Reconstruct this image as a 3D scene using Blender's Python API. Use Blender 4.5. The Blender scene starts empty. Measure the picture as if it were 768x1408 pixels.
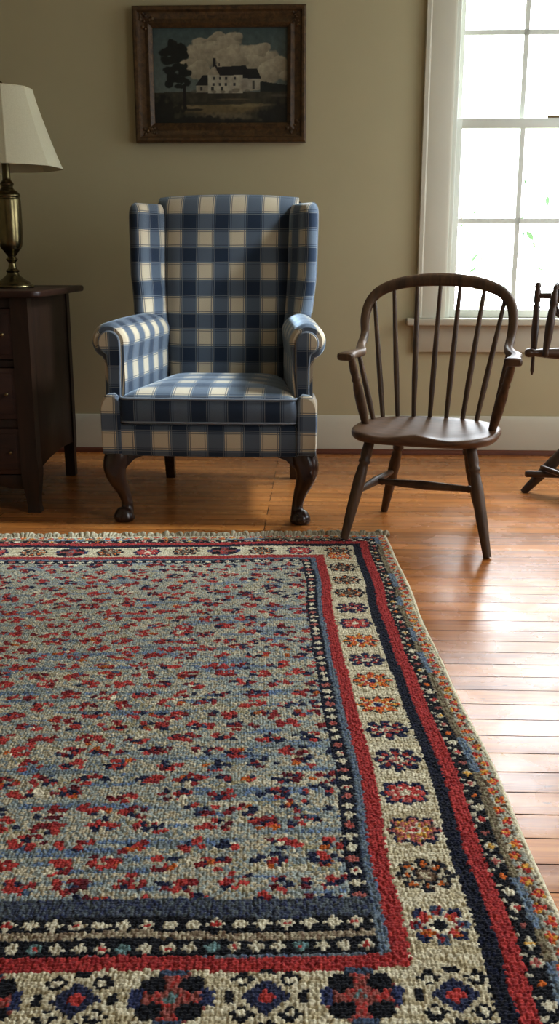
import bpy, bmesh, math, random
import numpy as np
from mathutils import Vector, Matrix, noise as mnoise

random.seed(7)
RNG = np.random.default_rng(11)
PI = math.pi
C = bpy.context.scene.collection

# ------------------------------------------------------------------ materials
def srgb(r, g, b):
    f = lambda c: (c/255/12.92) if c/255 <= .04045 else ((c/255+.055)/1.055)**2.4
    return (f(r), f(g), f(b), 1)

def new_mat(name):
    m = bpy.data.materials.new(name); m.use_nodes = True
    nt = m.node_tree
    b = nt.nodes['Principled BSDF']
    return m, nt, b

def nd(nt, t, **kw):
    n = nt.nodes.new(t)
    for k, v in kw.items():
        if k in n.inputs: n.inputs[k].default_value = v
        else: setattr(n, k, v)
    return n

def ramp(nt, stops, interp='LINEAR'):
    r = nt.nodes.new('ShaderNodeValToRGB'); r.color_ramp.interpolation = interp
    e = r.color_ramp.elements
    while len(e) < len(stops): e.new(.5)
    for el, (p, c) in zip(e, stops): el.position = p; el.color = c
    return r

def mth(nt, op, a, b=None):
    n = nt.nodes.new('ShaderNodeMath'); n.operation = op
    for i, v in enumerate((a, b)):
        if v is None: continue
        if isinstance(v, (int, float)): n.inputs[i].default_value = v
        else: nt.links.new(v, n.inputs[i])
    return n.outputs[0]

def mixc(nt, fac, a, b, blend='MIX'):
    n = nt.nodes.new('ShaderNodeMix'); n.data_type = 'RGBA'; n.blend_type = blend
    for i, v in ((0, fac), (6, a), (7, b)):
        if isinstance(v, (int, float, tuple, list)): n.inputs[i].default_value = v
        else: nt.links.new(v, n.inputs[i])
    return n.outputs[2]

def wood(name, dark, light, rough=.35, scale=(30, 30, 2.5), coat=0.0, bump=.1):
    m, nt, b = new_mat(name); L = nt.links
    tc = nd(nt, 'ShaderNodeTexCoord'); mp = nd(nt, 'ShaderNodeMapping'); mp.inputs['Scale'].default_value = scale
    L.new(tc.outputs['Object'], mp.inputs['Vector'])
    n1 = nd(nt, 'ShaderNodeTexNoise', Scale=1.6, Detail=6.0, Roughness=.62, Distortion=.7)
    L.new(mp.outputs[0], n1.inputs['Vector'])
    r = ramp(nt, [(.3, dark), (.72, light)]); L.new(n1.outputs[0], r.inputs[0])
    n2 = nd(nt, 'ShaderNodeTexNoise', Scale=5.0, Detail=3.0); L.new(tc.outputs['Object'], n2.inputs['Vector'])
    rr = nd(nt, 'ShaderNodeMapRange'); rr.inputs['To Min'].default_value = rough-.08; rr.inputs['To Max'].default_value = rough+.12
    L.new(n2.outputs[0], rr.inputs[0]); L.new(rr.outputs[0], b.inputs['Roughness'])
    L.new(r.outputs[0], b.inputs['Base Color'])
    bp = nd(nt, 'ShaderNodeBump', Strength=bump, Distance=.002); L.new(n1.outputs[0], bp.inputs['Height'])
    L.new(bp.outputs[0], b.inputs['Normal'])
    b.inputs['Coat Weight'].default_value = coat; b.inputs['Coat Roughness'].default_value = .15
    return m

def paint(name, col, rough=.6, var=.04, bump=.05, nscale=60):
    m, nt, b = new_mat(name); L = nt.links
    tc = nd(nt, 'ShaderNodeTexCoord')
    n1 = nd(nt, 'ShaderNodeTexNoise', Scale=2.5, Detail=4.0); L.new(tc.outputs['Object'], n1.inputs['Vector'])
    lo = tuple(c*(1-var) for c in col[:3])+(1,); hi = tuple(min(1, c*(1+var)) for c in col[:3])+(1,)
    r = ramp(nt, [(.3, lo), (.7, hi)]); L.new(n1.outputs[0], r.inputs[0]); L.new(r.outputs[0], b.inputs['Base Color'])
    n2 = nd(nt, 'ShaderNodeTexNoise', Scale=float(nscale), Detail=3.0); L.new(tc.outputs['Object'], n2.inputs['Vector'])
    bp = nd(nt, 'ShaderNodeBump', Strength=bump, Distance=.002); L.new(n2.outputs[0], bp.inputs['Height']); L.new(bp.outputs[0], b.inputs['Normal'])
    b.inputs['Roughness'].default_value = rough
    return m

def plaid(name):
    """woven check: cream / mid / navy with thin lines at the stripe edges, measured along the cloth in metres (UV)"""
    m, nt, b = new_mat(name); L = nt.links
    T = .124
    uv = nd(nt, 'ShaderNodeUVMap'); sp = nd(nt, 'ShaderNodeSeparateXYZ'); 
    wob = nd(nt, 'ShaderNodeTexNoise', Scale=9.0, Detail=1.0); L.new(uv.outputs[0], wob.inputs['Vector'])
    vm = nd(nt, 'ShaderNodeVectorMath', operation='MULTIPLY_ADD'); L.new(wob.outputs['Color'], vm.inputs[0])
    vm.inputs[1].default_value = (.004, .004, 0); L.new(uv.outputs[0], vm.inputs[2])
    L.new(vm.outputs[0], sp.inputs[0])
    st, ln = [], []
    for k in range(2):
        f = mth(nt, 'FRACT', mth(nt, 'DIVIDE', sp.outputs[k], T))
        st.append(mth(nt, 'LESS_THAN', f, .5))
        def at_(p_, w_):
            o_ = mth(nt, 'COMPARE', f, p_); o_.node.inputs[2].default_value = w_; return o_
        ln.append((mth(nt, 'MAXIMUM', at_(.045, .014), at_(.455, .014)), mth(nt, 'MAXIMUM', at_(.535, .012), at_(.965, .012))))
    s = mth(nt, 'ADD', st[0], st[1])
    cream, mid, navy = (.58, .49, .36, 1), (.125, .148, .182, 1), (.030, .044, .072, 1)
    c1 = mixc(nt, mth(nt, 'GREATER_THAN', s, .5), navy, mid)
    c2 = mixc(nt, mth(nt, 'GREATER_THAN', s, 1.5), c1, cream)
    line = mth(nt, 'MULTIPLY', mth(nt, 'MAXIMUM', ln[0][0], ln[1][0]), .65)
    c3 = mixc(nt, line, c2, (.045, .06, .09, 1))
    lite = mth(nt, 'MULTIPLY', mth(nt, 'MAXIMUM', ln[0][1], ln[1][1]), .38)
    c3 = mixc(nt, lite, c3, (.40, .40, .38, 1))
    # threads
    mp = nd(nt, 'ShaderNodeMapping'); mp.inputs['Scale'].default_value = (900, 900, 900); L.new(uv.outputs[0], mp.inputs[0])
    ck = nd(nt, 'ShaderNodeTexNoise', Scale=1.0, Detail=2.0); L.new(mp.outputs[0], ck.inputs['Vector'])
    r = ramp(nt, [(.25, (.72, .72, .72, 1)), (.75, (1.15, 1.15, 1.15, 1))]); L.new(ck.outputs[0], r.inputs[0])
    c4 = mixc(nt, 1.0, c3, r.outputs[0], 'MULTIPLY'); L.new(c4, b.inputs['Base Color'])
    bp = nd(nt, 'ShaderNodeBump', Strength=.35, Distance=.0015); L.new(ck.outputs[0], bp.inputs['Height']); L.new(bp.outputs[0], b.inputs['Normal'])
    b.inputs['Roughness'].default_value = .9
    b.inputs['Sheen Weight'].default_value = .8; b.inputs['Sheen Roughness'].default_value = .35; b.inputs['Sheen Tint'].default_value = (.75, .87, 1, 1)
    b.inputs['Specular IOR Level'].default_value = .2
    return m

def floor_mat():
    m, nt, b = new_mat('pine_floor'); L = nt.links
    tc = nd(nt, 'ShaderNodeTexCoord')
    bk = nd(nt, 'ShaderNodeTexBrick'); bk.offset = .37; bk.offset_frequency = 3
    bk.inputs['Scale'].default_value = 1; bk.inputs['Brick Width'].default_value = 2.6; bk.inputs['Row Height'].default_value = .069
    bk.inputs['Mortar Size'].default_value = .0013; bk.inputs['Mortar Smooth'].default_value = .2; bk.inputs['Bias'].default_value = 0
    bk.inputs['Color1'].default_value = (0, 0, 0, 1); bk.inputs['Color2'].default_value = (1, 1, 1, 1); bk.inputs['Mortar'].default_value = (.5, .5, .5, 1)
    L.new(tc.outputs['Object'], bk.inputs['Vector'])
    # per-board shift of grain
    mp = nd(nt, 'ShaderNodeMapping'); mp.inputs['Scale'].default_value = (1.3, 26, 1); L.new(tc.outputs['Object'], mp.inputs['Vector'])
    add = nd(nt, 'ShaderNodeVectorMath', operation='MULTIPLY_ADD'); L.new(bk.outputs['Color'], add.inputs[0]); add.inputs[1].default_value = (9, 17, 5); L.new(mp.outputs[0], add.inputs[2])
    g = nd(nt, 'ShaderNodeTexNoise', Scale=1.5, Detail=7.0, Roughness=.6, Distortion=1.1); L.new(add.outputs[0], g.inputs['Vector'])
    r = ramp(nt, [(.25, (.28, .092, .020, 1)), (.5, (.56, .225, .058, 1)), (.78, (.74, .36, .11, 1))]); L.new(g.outputs[0], r.inputs[0])
    sh = ramp(nt, [(0, (.72, .66, .62, 1)), (1, (1.12, 1.1, 1.05, 1))]); L.new(bk.outputs['Color'], sh.inputs[0])
    c = mixc(nt, 1.0, r.outputs[0], sh.outputs[0], 'MULTIPLY')
    # worn, greyer traffic patches
    w = nd(nt, 'ShaderNodeTexNoise', Scale=.9, Detail=4.0, Roughness=.6); L.new(tc.outputs['Object'], w.inputs['Vector'])
    wr = ramp(nt, [(.45, (0, 0, 0, 1)), (.7, (.5, .5, .5, 1))]); L.new(w.outputs[0], wr.inputs[0])
    c = mixc(nt, wr.outputs[0], c, (.30, .16, .09, 1))
    # scuffs and nail marks
    mp2 = nd(nt, 'ShaderNodeMapping'); mp2.inputs['Scale'].default_value = (14, 42, 1); L.new(tc.outputs['Object'], mp2.inputs['Vector'])
    sc_ = nd(nt, 'ShaderNodeTexNoise', Scale=1.4, Detail=2.0); L.new(mp2.outputs[0], sc_.inputs['Vector'])
    sr = ramp(nt, [(.71, (0, 0, 0, 1)), (.76, (.6, .6, .6, 1))]); L.new(sc_.outputs[0], sr.inputs[0])
    c = mixc(nt, sr.outputs[0], c, (.09, .04, .02, 1))
    c = mixc(nt, bk.outputs['Fac'], c, (.03, .012, .006, 1))
    L.new(c, b.inputs['Base Color'])
    n2 = nd(nt, 'ShaderNodeTexNoise', Scale=7.0, Detail=5.0); L.new(tc.outputs['Object'], n2.inputs['Vector'])
    rr = nd(nt, 'ShaderNodeMapRange'); rr.inputs['From Min'].default_value = .3; rr.inputs['From Max'].default_value = .7
    rr.inputs['To Min'].default_value = .2; rr.inputs['To Max'].default_value = .34
    L.new(n2.outputs[0], rr.inputs[0]); L.new(rr.outputs[0], b.inputs['Roughness'])
    # cupped boards: waviness across each plank
    sy = nd(nt, 'ShaderNodeSeparateXYZ'); L.new(tc.outputs['Object'], sy.inputs[0])
    cup = mth(nt, 'SINE', mth(nt, 'MULTIPLY', sy.outputs[1], 2*PI/.069))
    h = mth(nt, 'ADD', mth(nt, 'MULTIPLY', g.outputs[0], .25), mth(nt, 'MULTIPLY', bk.outputs['Fac'], -.5))
    h = mth(nt, 'ADD', h, mth(nt, 'MULTIPLY', cup, .25))
    bp = nd(nt, 'ShaderNodeBump', Strength=.35, Distance=.0012); L.new(h, bp.inputs['Height']); L.new(bp.outputs[0], b.inputs['Normal'])
    L.new(mth(nt, 'MULTIPLY', mth(nt, 'SUBTRACT', 1.0, bk.outputs['Fac']), .6), b.inputs['Specular IOR Level'])
    return m

def attr_mat(name, rough=.9, bump=0, sheen=0):
    m, nt, b = new_mat(name); L = nt.links
    a = nd(nt, 'ShaderNodeAttribute', attribute_name='paint'); 
    tc = nd(nt, 'ShaderNodeTexCoord'); n = nd(nt, 'ShaderNodeTexNoise', Scale=900.0 if rough > .8 else 60.0, Detail=2.0); L.new(tc.outputs['Object'], n.inputs['Vector'])
    r = ramp(nt, [(.25, (.82, .82, .82, 1)), (.75, (1.15, 1.15, 1.15, 1))]); L.new(n.outputs[0], r.inputs[0])
    L.new(mixc(nt, 1.0, a.outputs['Color'], r.outputs[0], 'MULTIPLY'), b.inputs['Base Color'])
    b.inputs['Roughness'].default_value = rough
    b.inputs['Sheen Weight'].default_value = sheen
    if rough > .8: b.inputs['Specular IOR Level'].default_value = .15
    if bump:
        bp = nd(nt, 'ShaderNodeBump', Strength=bump, Distance=.001); L.new(n.outputs[0], bp.inputs['Height']); L.new(bp.outputs[0], b.inputs['Normal'])
    return m

def metal(name, col, rough):
    m, nt, b = new_mat(name); L = nt.links
    tc = nd(nt, 'ShaderNodeTexCoord'); n = nd(nt, 'ShaderNodeTexNoise', Scale=22.0, Detail=4.0); L.new(tc.outputs['Object'], n.inputs['Vector'])
    r = ramp(nt, [(.3, tuple(c*.6 for c in col[:3])+(1,)), (.7, col)]); L.new(n.outputs[0], r.inputs[0]); L.new(r.outputs[0], b.inputs['Base Color'])
    b.inputs['Metallic'].default_value = 1; b.inputs['Roughness'].default_value = rough
    return m

def glass_mat():
    m, nt, b = new_mat('window_glass'); L = nt.links
    nt.nodes.remove(b); out = nt.nodes['Material Output']
    t = nd(nt, 'ShaderNodeBsdfTransparent'); t.inputs[0].default_value = (.96, .98, .97, 1)
    g = nd(nt, 'ShaderNodeBsdfGlossy'); g.inputs['Roughness'].default_value = .02
    lw = nd(nt, 'ShaderNodeLayerWeight', Blend=.5)
    fr = mth(nt, 'ADD', .04, mth(nt, 'MULTIPLY', mth(nt, 'POWER', lw.outputs['Facing'], 5.0), .8))
    mx = nd(nt, 'ShaderNodeMixShader'); L.new(fr, mx.inputs[0]); L.new(t.outputs[0], mx.inputs[1]); L.new(g.outputs[0], mx.inputs[2])
    L.new(mx.outputs[0], out.inputs[0])
    return m

def shade_mat():
    m, nt, b = new_mat('shade_cloth'); L = nt.links
    tc = nd(nt, 'ShaderNodeTexCoord'); n = nd(nt, 'ShaderNodeTexNoise', Scale=250.0, Detail=2.0); L.new(tc.outputs['Object'], n.inputs['Vector'])
    r = ramp(nt, [(.3, (.80, .76, .57, 1)), (.7, (.88, .84, .65, 1))]); L.new(n.outputs[0], r.inputs[0]); L.new(r.outputs[0], b.inputs['Base Color'])
    b.inputs['Roughness'].default_value = .9
    tr = nd(nt, 'ShaderNodeBsdfTranslucent'); tr.inputs[0].default_value = (.6, .56, .46, 1)
    mx = nd(nt, 'ShaderNodeMixShader'); mx.inputs[0].default_value = .3
    L.new(b.outputs[0], mx.inputs[1]); L.new(tr.outputs[0], mx.inputs[2]); L.new(mx.outputs[0], nt.nodes['Material Output'].inputs[0])
    return m

M = dict(
    wall=paint('wall_paint', (.51, .462, .305, 1), .75, .03, .12, 180),
    white=paint('trim_paint', (.60, .57, .47, 1), .45, .03, .04, 40),
    sash=paint('sash_paint', (.78, .80, .74, 1), .45, .03, .04, 40),
    ceil=paint('ceiling_paint', (.6, .58, .52, 1), .8, .02, .05, 60),
    floor=floor_mat(),
    shoe=wood('stained_shoe', (.10, .028, .012, 1), (.2, .06, .025, 1), .4, (2, 30, 30)),
    plaid=plaid('plaid_cloth'),
    piping=paint('piping_cloth', (.20, .22, .25, 1), .9, .15, .1, 300),
    legwood=wood('dark_walnut_leg', (.018, .008, .005, 1), (.05, .02, .012, 1), .26, (20, 20, 3), .5),
    windsor=wood('worn_oak_brown', (.040, .021, .010, 1), (.135, .073, .034, 1), .45, (26, 26, 3), 0),
    seatw=wood('worn_elm_seat', (.060, .028, .013, 1), (.16, .082, .040, 1), .40, (6, 26, 26), 0),
    spin=wood('old_spinner_wood', (.03, .015, .009, 1), (.09, .048, .027, 1), .38, (26, 26, 4), .25),
    spinh=wood('old_spinner_wood_along', (.03, .015, .009, 1), (.10, .052, .028, 1), .36, (4, 26, 26), .25),
    chest=wood('mahogany_carcass', (.014, .006, .003, 1), (.045, .018, .009, 1), .45, (18, 18, 2.5), 0),
    chesth=wood('mahogany_front', (.018, .006, .004, 1), (.058, .021, .011, 1), .42, (2.5, 18, 18), 0),
    brass=metal('aged_brass', (.23, .19, .10, 1), .27),
    brassdark=metal('dark_brass', (.35, .26, .13, 1), .3),
    shade=shade_mat(),
    gilt=wood('gilt_frame', (.035, .018, .006, 1), (.15, .082, .028, 1), .45, (25, 25, 25), 0, .4),
    canvas=attr_mat('oil_canvas', .5, .3),
    rug=attr_mat('hooked_wool', .95, .5, .15),
    fringe=paint('fringe_wool', (.42, .37, .27, 1), .95, .25, .3, 120),
    jute=paint('rug_backing', (.25, .2, .13, 1), .95, .1, .2, 200),
    glass=glass_mat(),
    ground=paint('garden_ground', (.35, .38, .25, 1), .9, .2, .2, 5),
    leaf=paint('leaf_green', (.13, .22, .13, 1), .6, .3, .1, 20),
    bark=wood('bark', (.40, .38, .33, 1), (.55, .52, .46, 1), .9, (8, 8, 2)),
)

# ------------------------------------------------------------------ mesh builder
class MB:
    def __init__(s): s.v, s.f, s.uv = [], [], []
    def grid(s, P, cu=False, cv=False, uv=None, flip=False):
        P = np.asarray(P, float); n, m = P.shape[:2]; o = len(s.v)
        s.v += [tuple(p) for p in P.reshape(-1, 3)]
        if uv is not None: uv = np.asarray(uv, float)
        for i in range(n if cu else n-1):
            i2 = (i+1) % n
            for j in range(m if cv else m-1):
                j2 = (j+1) % m
                q = [o+i*m+j, o+i2*m+j, o+i2*m+j2, o+i*m+j2]
                if uv is not None:
                    t = [tuple(uv[i, j]), tuple(uv[i+1, j]), tuple(uv[i+1, j+1]), tuple(uv[i, j+1])]
                else: t = None
                if flip: q.reverse(); t = t and t[::-1]
                s.f.append(q); s.uv.append(t)
        return s
    def face(s, pts, uv=None):
        o = len(s.v); s.v += [tuple(p) for p in pts]; s.f.append(list(range(o, o+len(pts)))); s.uv.append(uv); return s
    def tube(s, path, rad, n=12, cap=True, up=(0, 0, 1), flat=None):
        """sweep a circle (or ellipse, rad=(ra,rb)) along a path"""
        P = [Vector(p) for p in path]; k = len(P)
        if not isinstance(rad, list): rad = [rad]*k
        rings = []
        up = Vector(up); prev = None
        for i in range(k):
            t = (P[min(i+1, k-1)]-P[max(i-1, 0)]).normalized()
            if prev is None:
                a = up.cross(t)
                if a.length < 1e-3: a = Vector((1, 0, 0)).cross(t)
                if a.length < 1e-3: a = Vector((0, 1, 0)).cross(t)
            else: a = prev-t*prev.dot(t)
            a.normalize(); prev = a; b = t.cross(a)
            ra, rb = rad[i] if isinstance(rad[i], tuple) else (rad[i], rad[i])
            rings.append([P[i]+a*ra*math.cos(2*PI*j/n)+b*rb*math.sin(2*PI*j/n) for j in range(n)])
        o = len(s.v); s.grid([[tuple(q) for q in r] for r in rings], cv=True, flip=True)
        if cap:
            s.f.append([o+j for j in range(n)][::-1]); s.uv.append(None)
            s.f.append([o+(k-1)*n+j for j in range(n)]); s.uv.append(None)
            # orientation fixed by recalc
        return s
    def turned(s, p0, p1, prof, n=14):
        p0, p1 = Vector(p0), Vector(p1)
        return s.tube([p0.lerp(p1, t) for t, r in prof], [r for t, r in prof], n)
    def lathe(s, prof, n=40, c=(0, 0, 0), cap=True, wob=None):
        o = len(s.v); R = []
        for r, z in prof:
            R.append([(c[0]+r*math.cos(2*PI*j/n)*(wob(j/n) if wob else 1), c[1]+r*math.sin(2*PI*j/n)*(wob(j/n) if wob else 1), c[2]+z) for j in range(n)])
        s.grid(R, cv=True)
        if cap:
            for i in (0, len(prof)-1):
                s.f.append([o+i*n+j for j in range(n)]); s.uv.append(None)
        return s
    def add_bm(s, bm):
        o = len(s.v); bm.verts.index_update(); s.v += [tuple(v.co) for v in bm.verts]
        for f in bm.faces: s.f.append([o+v.index for v in f.verts]); s.uv.append(None)
        bm.free(); return s
    def box(s, a, b, bev=.003, seg=2, mat=None):
        bm = bmesh.new(); bmesh.ops.create_cube(bm, size=1)
        a, b = Vector(a), Vector(b)
        for v in bm.verts: v.co = Vector(((a[i]+b[i])/2+v.co[i]*abs(b[i]-a[i]) for i in range(3)))
        if bev: bmesh.ops.bevel(bm, geom=bm.edges[:], offset=bev, segments=seg, affect='EDGES', profile=.5)
        if mat is not None: bmesh.ops.transform(bm, matrix=mat, verts=bm.verts[:])
        return s.add_bm(bm)
    def prism(s, poly, lo, hi, axis='z', bev=.003, seg=2):
        """extruded polygon; poly in (x,y) for axis z, (x,z) for axis y, (y,z) for axis x"""
        mk = {'z': lambda p, h: (p[0], p[1], h), 'y': lambda p, h: (p[0], h, p[1]), 'x': lambda p, h: (h, p[0], p[1])}[axis]
        bm = bmesh.new()
        A = [bm.verts.new(mk(p, lo)) for p in poly]; B = [bm.verts.new(mk(p, hi)) for p in poly]
        f1 = bm.faces.new(A); f2 = bm.faces.new(B[::-1])
        n = len(poly)
        for i in range(n): bm.faces.new((A[i], B[i], B[(i+1) % n], A[(i+1) % n]))
        bmesh.ops.recalc_face_normals(bm, faces=bm.faces[:])
        if bev:
            es = list(set(f1.edges[:]+f2.edges[:]))
            bmesh.ops.bevel(bm, geom=es, offset=bev, segments=seg, affect='EDGES', profile=.5)
        return s.add_bm(bm)
    def build(s, name, mat, parent=None, angle=40, boxuv=None, sub=0):
        me = bpy.data.meshes.new(name); me.from_pydata(s.v, [], s.f)
        has_uv = any(u is not None for u in s.uv)
        if has_uv:
            lay = me.uv_layers.new(name='UVMap'); k = 0
            for f, u in zip(s.f, s.uv):
                for q in range(len(f)):
                    lay.data[k].uv = u[q] if u else (0, 0); k += 1
        bm = bmesh.new(); bm.from_mesh(me)
        if not has_uv: bmesh.ops.remove_doubles(bm, verts=bm.verts[:], dist=1e-5)
        bmesh.ops.recalc_face_normals(bm, faces=bm.faces[:])
        if boxuv is not None:
            lay = bm.loops.layers.uv.new('UVMap')
            for f in bm.faces:
                n = f.normal; ax = max(range(3), key=lambda i: abs(n[i]))
                for l in f.loops:
                    p = l.vert.co
                    l[lay].uv = [(p.y+boxuv[2], p.z+boxuv[1]), (p.x+boxuv[0], p.z+boxuv[1]), (p.x+boxuv[0], p.y+boxuv[2])][ax]
        bm.to_mesh(me); bm.free()
        me.shade_smooth(); me.set_sharp_from_angle(angle=math.radians(angle))
        me.materials.append(mat)
        o = bpy.data.objects.new(name, me); C.objects.link(o)
        if parent: o.parent = parent
        if sub:
            sm = o.modifiers.new('smooth', 'SUBSURF'); sm.levels = sub; sm.render_levels = sub
        return o

def thing(name, label, cat, loc=(0, 0, 0), rz=0, group=None):
    o = bpy.data.objects.new(name, None); C.objects.link(o); o.empty_display_size = .1
    o.location = loc; o.rotation_euler = (0, 0, rz); o['label'] = label; o['category'] = cat
    if group: o['group'] = group
    return o
def structure(o): o['kind'] = 'structure'; return o

def smooth_path(pts, n=8):
    """Catmull-Rom through points"""
    P = [np.array(p, float) for p in pts]; out = []
    for i in range(len(P)-1):
        p0 = P[max(i-1, 0)]; p1 = P[i]; p2 = P[i+1]; p3 = P[min(i+2, len(P)-1)]
        for k in range(n):
            t = k/n
            out.append(.5*((2*p1)+(-p0+p2)*t+(2*p0-5*p1+4*p2-p3)*t*t+(-p0+3*p1-3*p2+p3)*t**3))
    out.append(P[-1]); return [tuple(p) for p in out]

# ------------------------------------------------------------------ camera
cam = bpy.data.cameras.new('camera'); co = bpy.data.objects.new('camera', cam); C.objects.link(co)
F = 1330
cam.sensor_fit = 'HORIZONTAL'; cam.sensor_width = 36; cam.lens = F*36/768
cam.clip_start = .05
pitch = math.atan((704-355)/F)
co.location = (0, 0, .9); co.rotation_euler = (PI/2-pitch, 0, 0)
bpy.context.scene.camera = co

# ------------------------------------------------------------------ room (frame: x along window wall, y=0 on its face, +y outward)
TH = math.radians(-2.2); RO = (0, 4.56, 0)
def room(o): o.location = RO; o.rotation_euler = (0, 0, TH); return o
XL, XR, YF, ZC, WT = -2.3, 2.25, -7.2, 2.75, .16
WX0, WX1, WZ0, WZ1 = .757, 1.655, .63, 2.26         # back window opening
def wall_with_hole(name, ax, a0, a1, h0, h1, z0, z1, d0, d1):
    """wall along axis ax from a0..a1, hole h0..h1 x z0..z1, thickness d0..d1"""
    b = MB()
    def bb(p, q, z, w):
        if ax == 'x': b.box((p, d0, z), (q, d1, w), 0)
        else: b.box((d0, p, z), (d1, q, w), 0)
    bb(a0, h0, 0, ZC); bb(h1, a1, 0, ZC); bb(h0, h1, 0, z0); bb(h0, h1, z1, ZC)
    return structure(room(b.build(name, M['wall'])))
wall_with_hole('wall_back', 'x', XL-WT, XR+WT, WX0, WX1, WZ0, WZ1, 0, WT)
SIDE = [(-1.75, -.35), (-4.15, -2.65)]; SZ0, SZ1 = .45, 2.3        # two windows in the wall on the right
def side_wall():
    b = MB(); cuts = [YF, SIDE[1][0], SIDE[1][1], SIDE[0][0], SIDE[0][1], 0]
    for k in range(5):
        if k % 2 == 0: b.box((XR, cuts[k], 0), (XR+WT, cuts[k+1], ZC), 0)
        else:
            b.box((XR, cuts[k], 0), (XR+WT, cuts[k+1], SZ0), 0); b.box((XR, cuts[k], SZ1), (XR+WT, cuts[k+1], ZC), 0)
    structure(room(b.build('wall_right', M['wall'])))
side_wall()
structure(room(MB().box((XL-WT, YF, 0), (XL, 0, ZC), 0).build('wall_left', M['wall'])))
structure(room(MB().box((XL-WT, YF-WT, 0), (XR+WT, YF, ZC), 0).build('wall_front', M['wall'])))
structure(room(MB().box((XL-WT, YF-WT, ZC), (XR+WT, WT, ZC+.1), 0).build('ceiling', M['ceil'])))
structure(room(MB().box((XL-WT, YF-WT, -.1), (XR+WT, WT, 0), 0).build('floor', M['floor'])))
def skirting(name, pts_fn, l0, l1):
    prof = [(0, 0), (-.018, 0), (-.018, .15), (-.013, .162), (-.011, .172), (-.006, .18), (0, .18)]
    b = MB(); b.grid([[pts_fn(l, d, z) for d, z in prof] for l in (l0, l1)], cv=True)
    b.face([pts_fn(l0, d, z) for d, z in prof]); b.face([pts_fn(l1, d, z) for d, z in prof])
    return structure(room(b.build(name, M['white'], angle=30)))
skirting('baseboard_back', lambda l, d, z: (l, d, z), XL, XR)
skirting('baseboard_left', lambda l, d, z: (XL-d, l, z), YF, -.018)
skirting('baseboard_right', lambda l, d, z: (XR+d, l, z), YF, -.018)
q = [(0, 0)]+[(-.02*math.cos(a), .022*math.sin(a)) for a in np.linspace(0, PI/2, 7)]
b = MB(); b.grid([[(l, -.018+d, z) for d, z in q] for l in (XL, XR)], cv=True)
structure(room(b.build('trim_1', M['shoe'], angle=30)))

# window in the back wall: double-hung, three panes wide in each sash
def make_window(name, x0, x1, z0, z1, T=None):
    """window in local frame (x across, y outward, z up); returns Empty"""
    r = bpy.data.objects.new(name, None); C.objects.link(r); structure(r)
    # casing
    cw = .13
    prof = [(0, 0), (0, -.016), (.012, -.022), (.105, -.022), (.112, -.027), (.128, -.027), (.13, -.024), (.13, 0)]   # from inner edge outwards
    for side in (-1, 1):
        b = MB(); e = x0 if side < 0 else x1
        b.grid([[(e+side*w, d, z) for w, d in prof] for z in (z0+.005, z1+cw)], cv=True)
        b.face([(e+side*w, d, z1+cw) for w, d in prof]); b.build('casing', M['white'], r, 30)
    MB().box((x0-cw-.012, -.03, z1+.001), (x1+cw+.012, 0, z1+cw+.02), .004).build('head_casing', M['white'], r)
    MB().box((x0-cw-.045, -.06, z0-.028), (x1+cw+.045, .05, z0+.004), .006, 3).build('sill', M['white'], r)
    MB().box((x0-cw-.01, -.02, z0-.15), (x1+cw+.01, 0, z0-.028), .003).build('apron', M['white'], r)
    # jambs
    b = MB(); b.box((x0-.001, .0, z0), (x0+.006, .158, z1), 0); b.box((x1-.006, .0, z0), (x1+.001, .158, z1), 0); b.box((x0, 0, z1-.006), (x1, .158, z1+.001), 0)
    b.box((x0, .05, z0-.02), (x1, .17, z0+.004), 0)
    b.build('jamb', M['sash'], r)
    b = MB(); b.box((x0+.006, .004, z0), (x0+.022, .03, z1), .002); b.box((x1-.022, .004, z0), (x1-.006, .03, z1), .002)
    b.build('stop', M['sash'], r)
    def sash(nm, y, a, c, top, bot):
        f = MB(); d = .035; sw = .044; X0, X1 = x0+.006, x1-.006
        f.box((X0, y, a), (X0+sw, y+d, c), .003); f.box((X1-sw, y, a), (X1, y+d, c), .003)
        f.box((X0+sw-.002, y, a), (X1-sw+.002, y+d, a+bot), .003); f.box((X0+sw-.002, y, c-top), (X1-sw+.002, y+d, c), .003)
        so = f.build(nm, M['sash'], r)
        gx0, gx1, gz0, gz1 = X0+sw, X1-sw, a+bot, c-top
        m = MB(); mw = .0105
        for k in (1, 2):
            cx = gx0+(gx1-gx0)*k/3
            m.prism([(cx-mw, y+.004), (cx+mw, y+.004), (cx+mw, y+.012), (cx+mw*.4, y+.026), (cx-mw*.4, y+.026), (cx-mw, y+.012)], gz0-.001, gz1+.001, 'z', 0)
        cz = (gz0+gz1)/2
        m.prism([(y+.004, cz-mw), (y+.004, cz+mw), (y+.012, cz+mw), (y+.026, cz+mw*.4), (y+.026, cz-mw*.4), (y+.012, cz-mw)], gx0-.001, gx1+.001, 'x', 0)
        m.build('muntin', M['sash'], so)
        MB().box((gx0-.004, y+.0165, gz0-.004), (gx1+.004, y+.0195, gz1+.004), 0).build('pane', M['glass'], so)
    zm = (z0+.004+1.497)/1 if False else 1.476
    sash('lower_sash', .034, z0+.005, zm+.021, .042, .036)
    sash('upper_sash', .074, zm-.018, z1-.006, .045, .036)
    MB().prism([((x0+x1)/2-.03, .036), ((x0+x1)/2+.03, .036), ((x0+x1)/2+.022, .062), ((x0+x1)/2-.022, .062)], zm+.0212, zm+.032, 'z', .002).build('sash_lock', M['brassdark'], r)
    return r
w1 = room(make_window('window_1', WX0, WX1, WZ0, WZ1))
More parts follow.
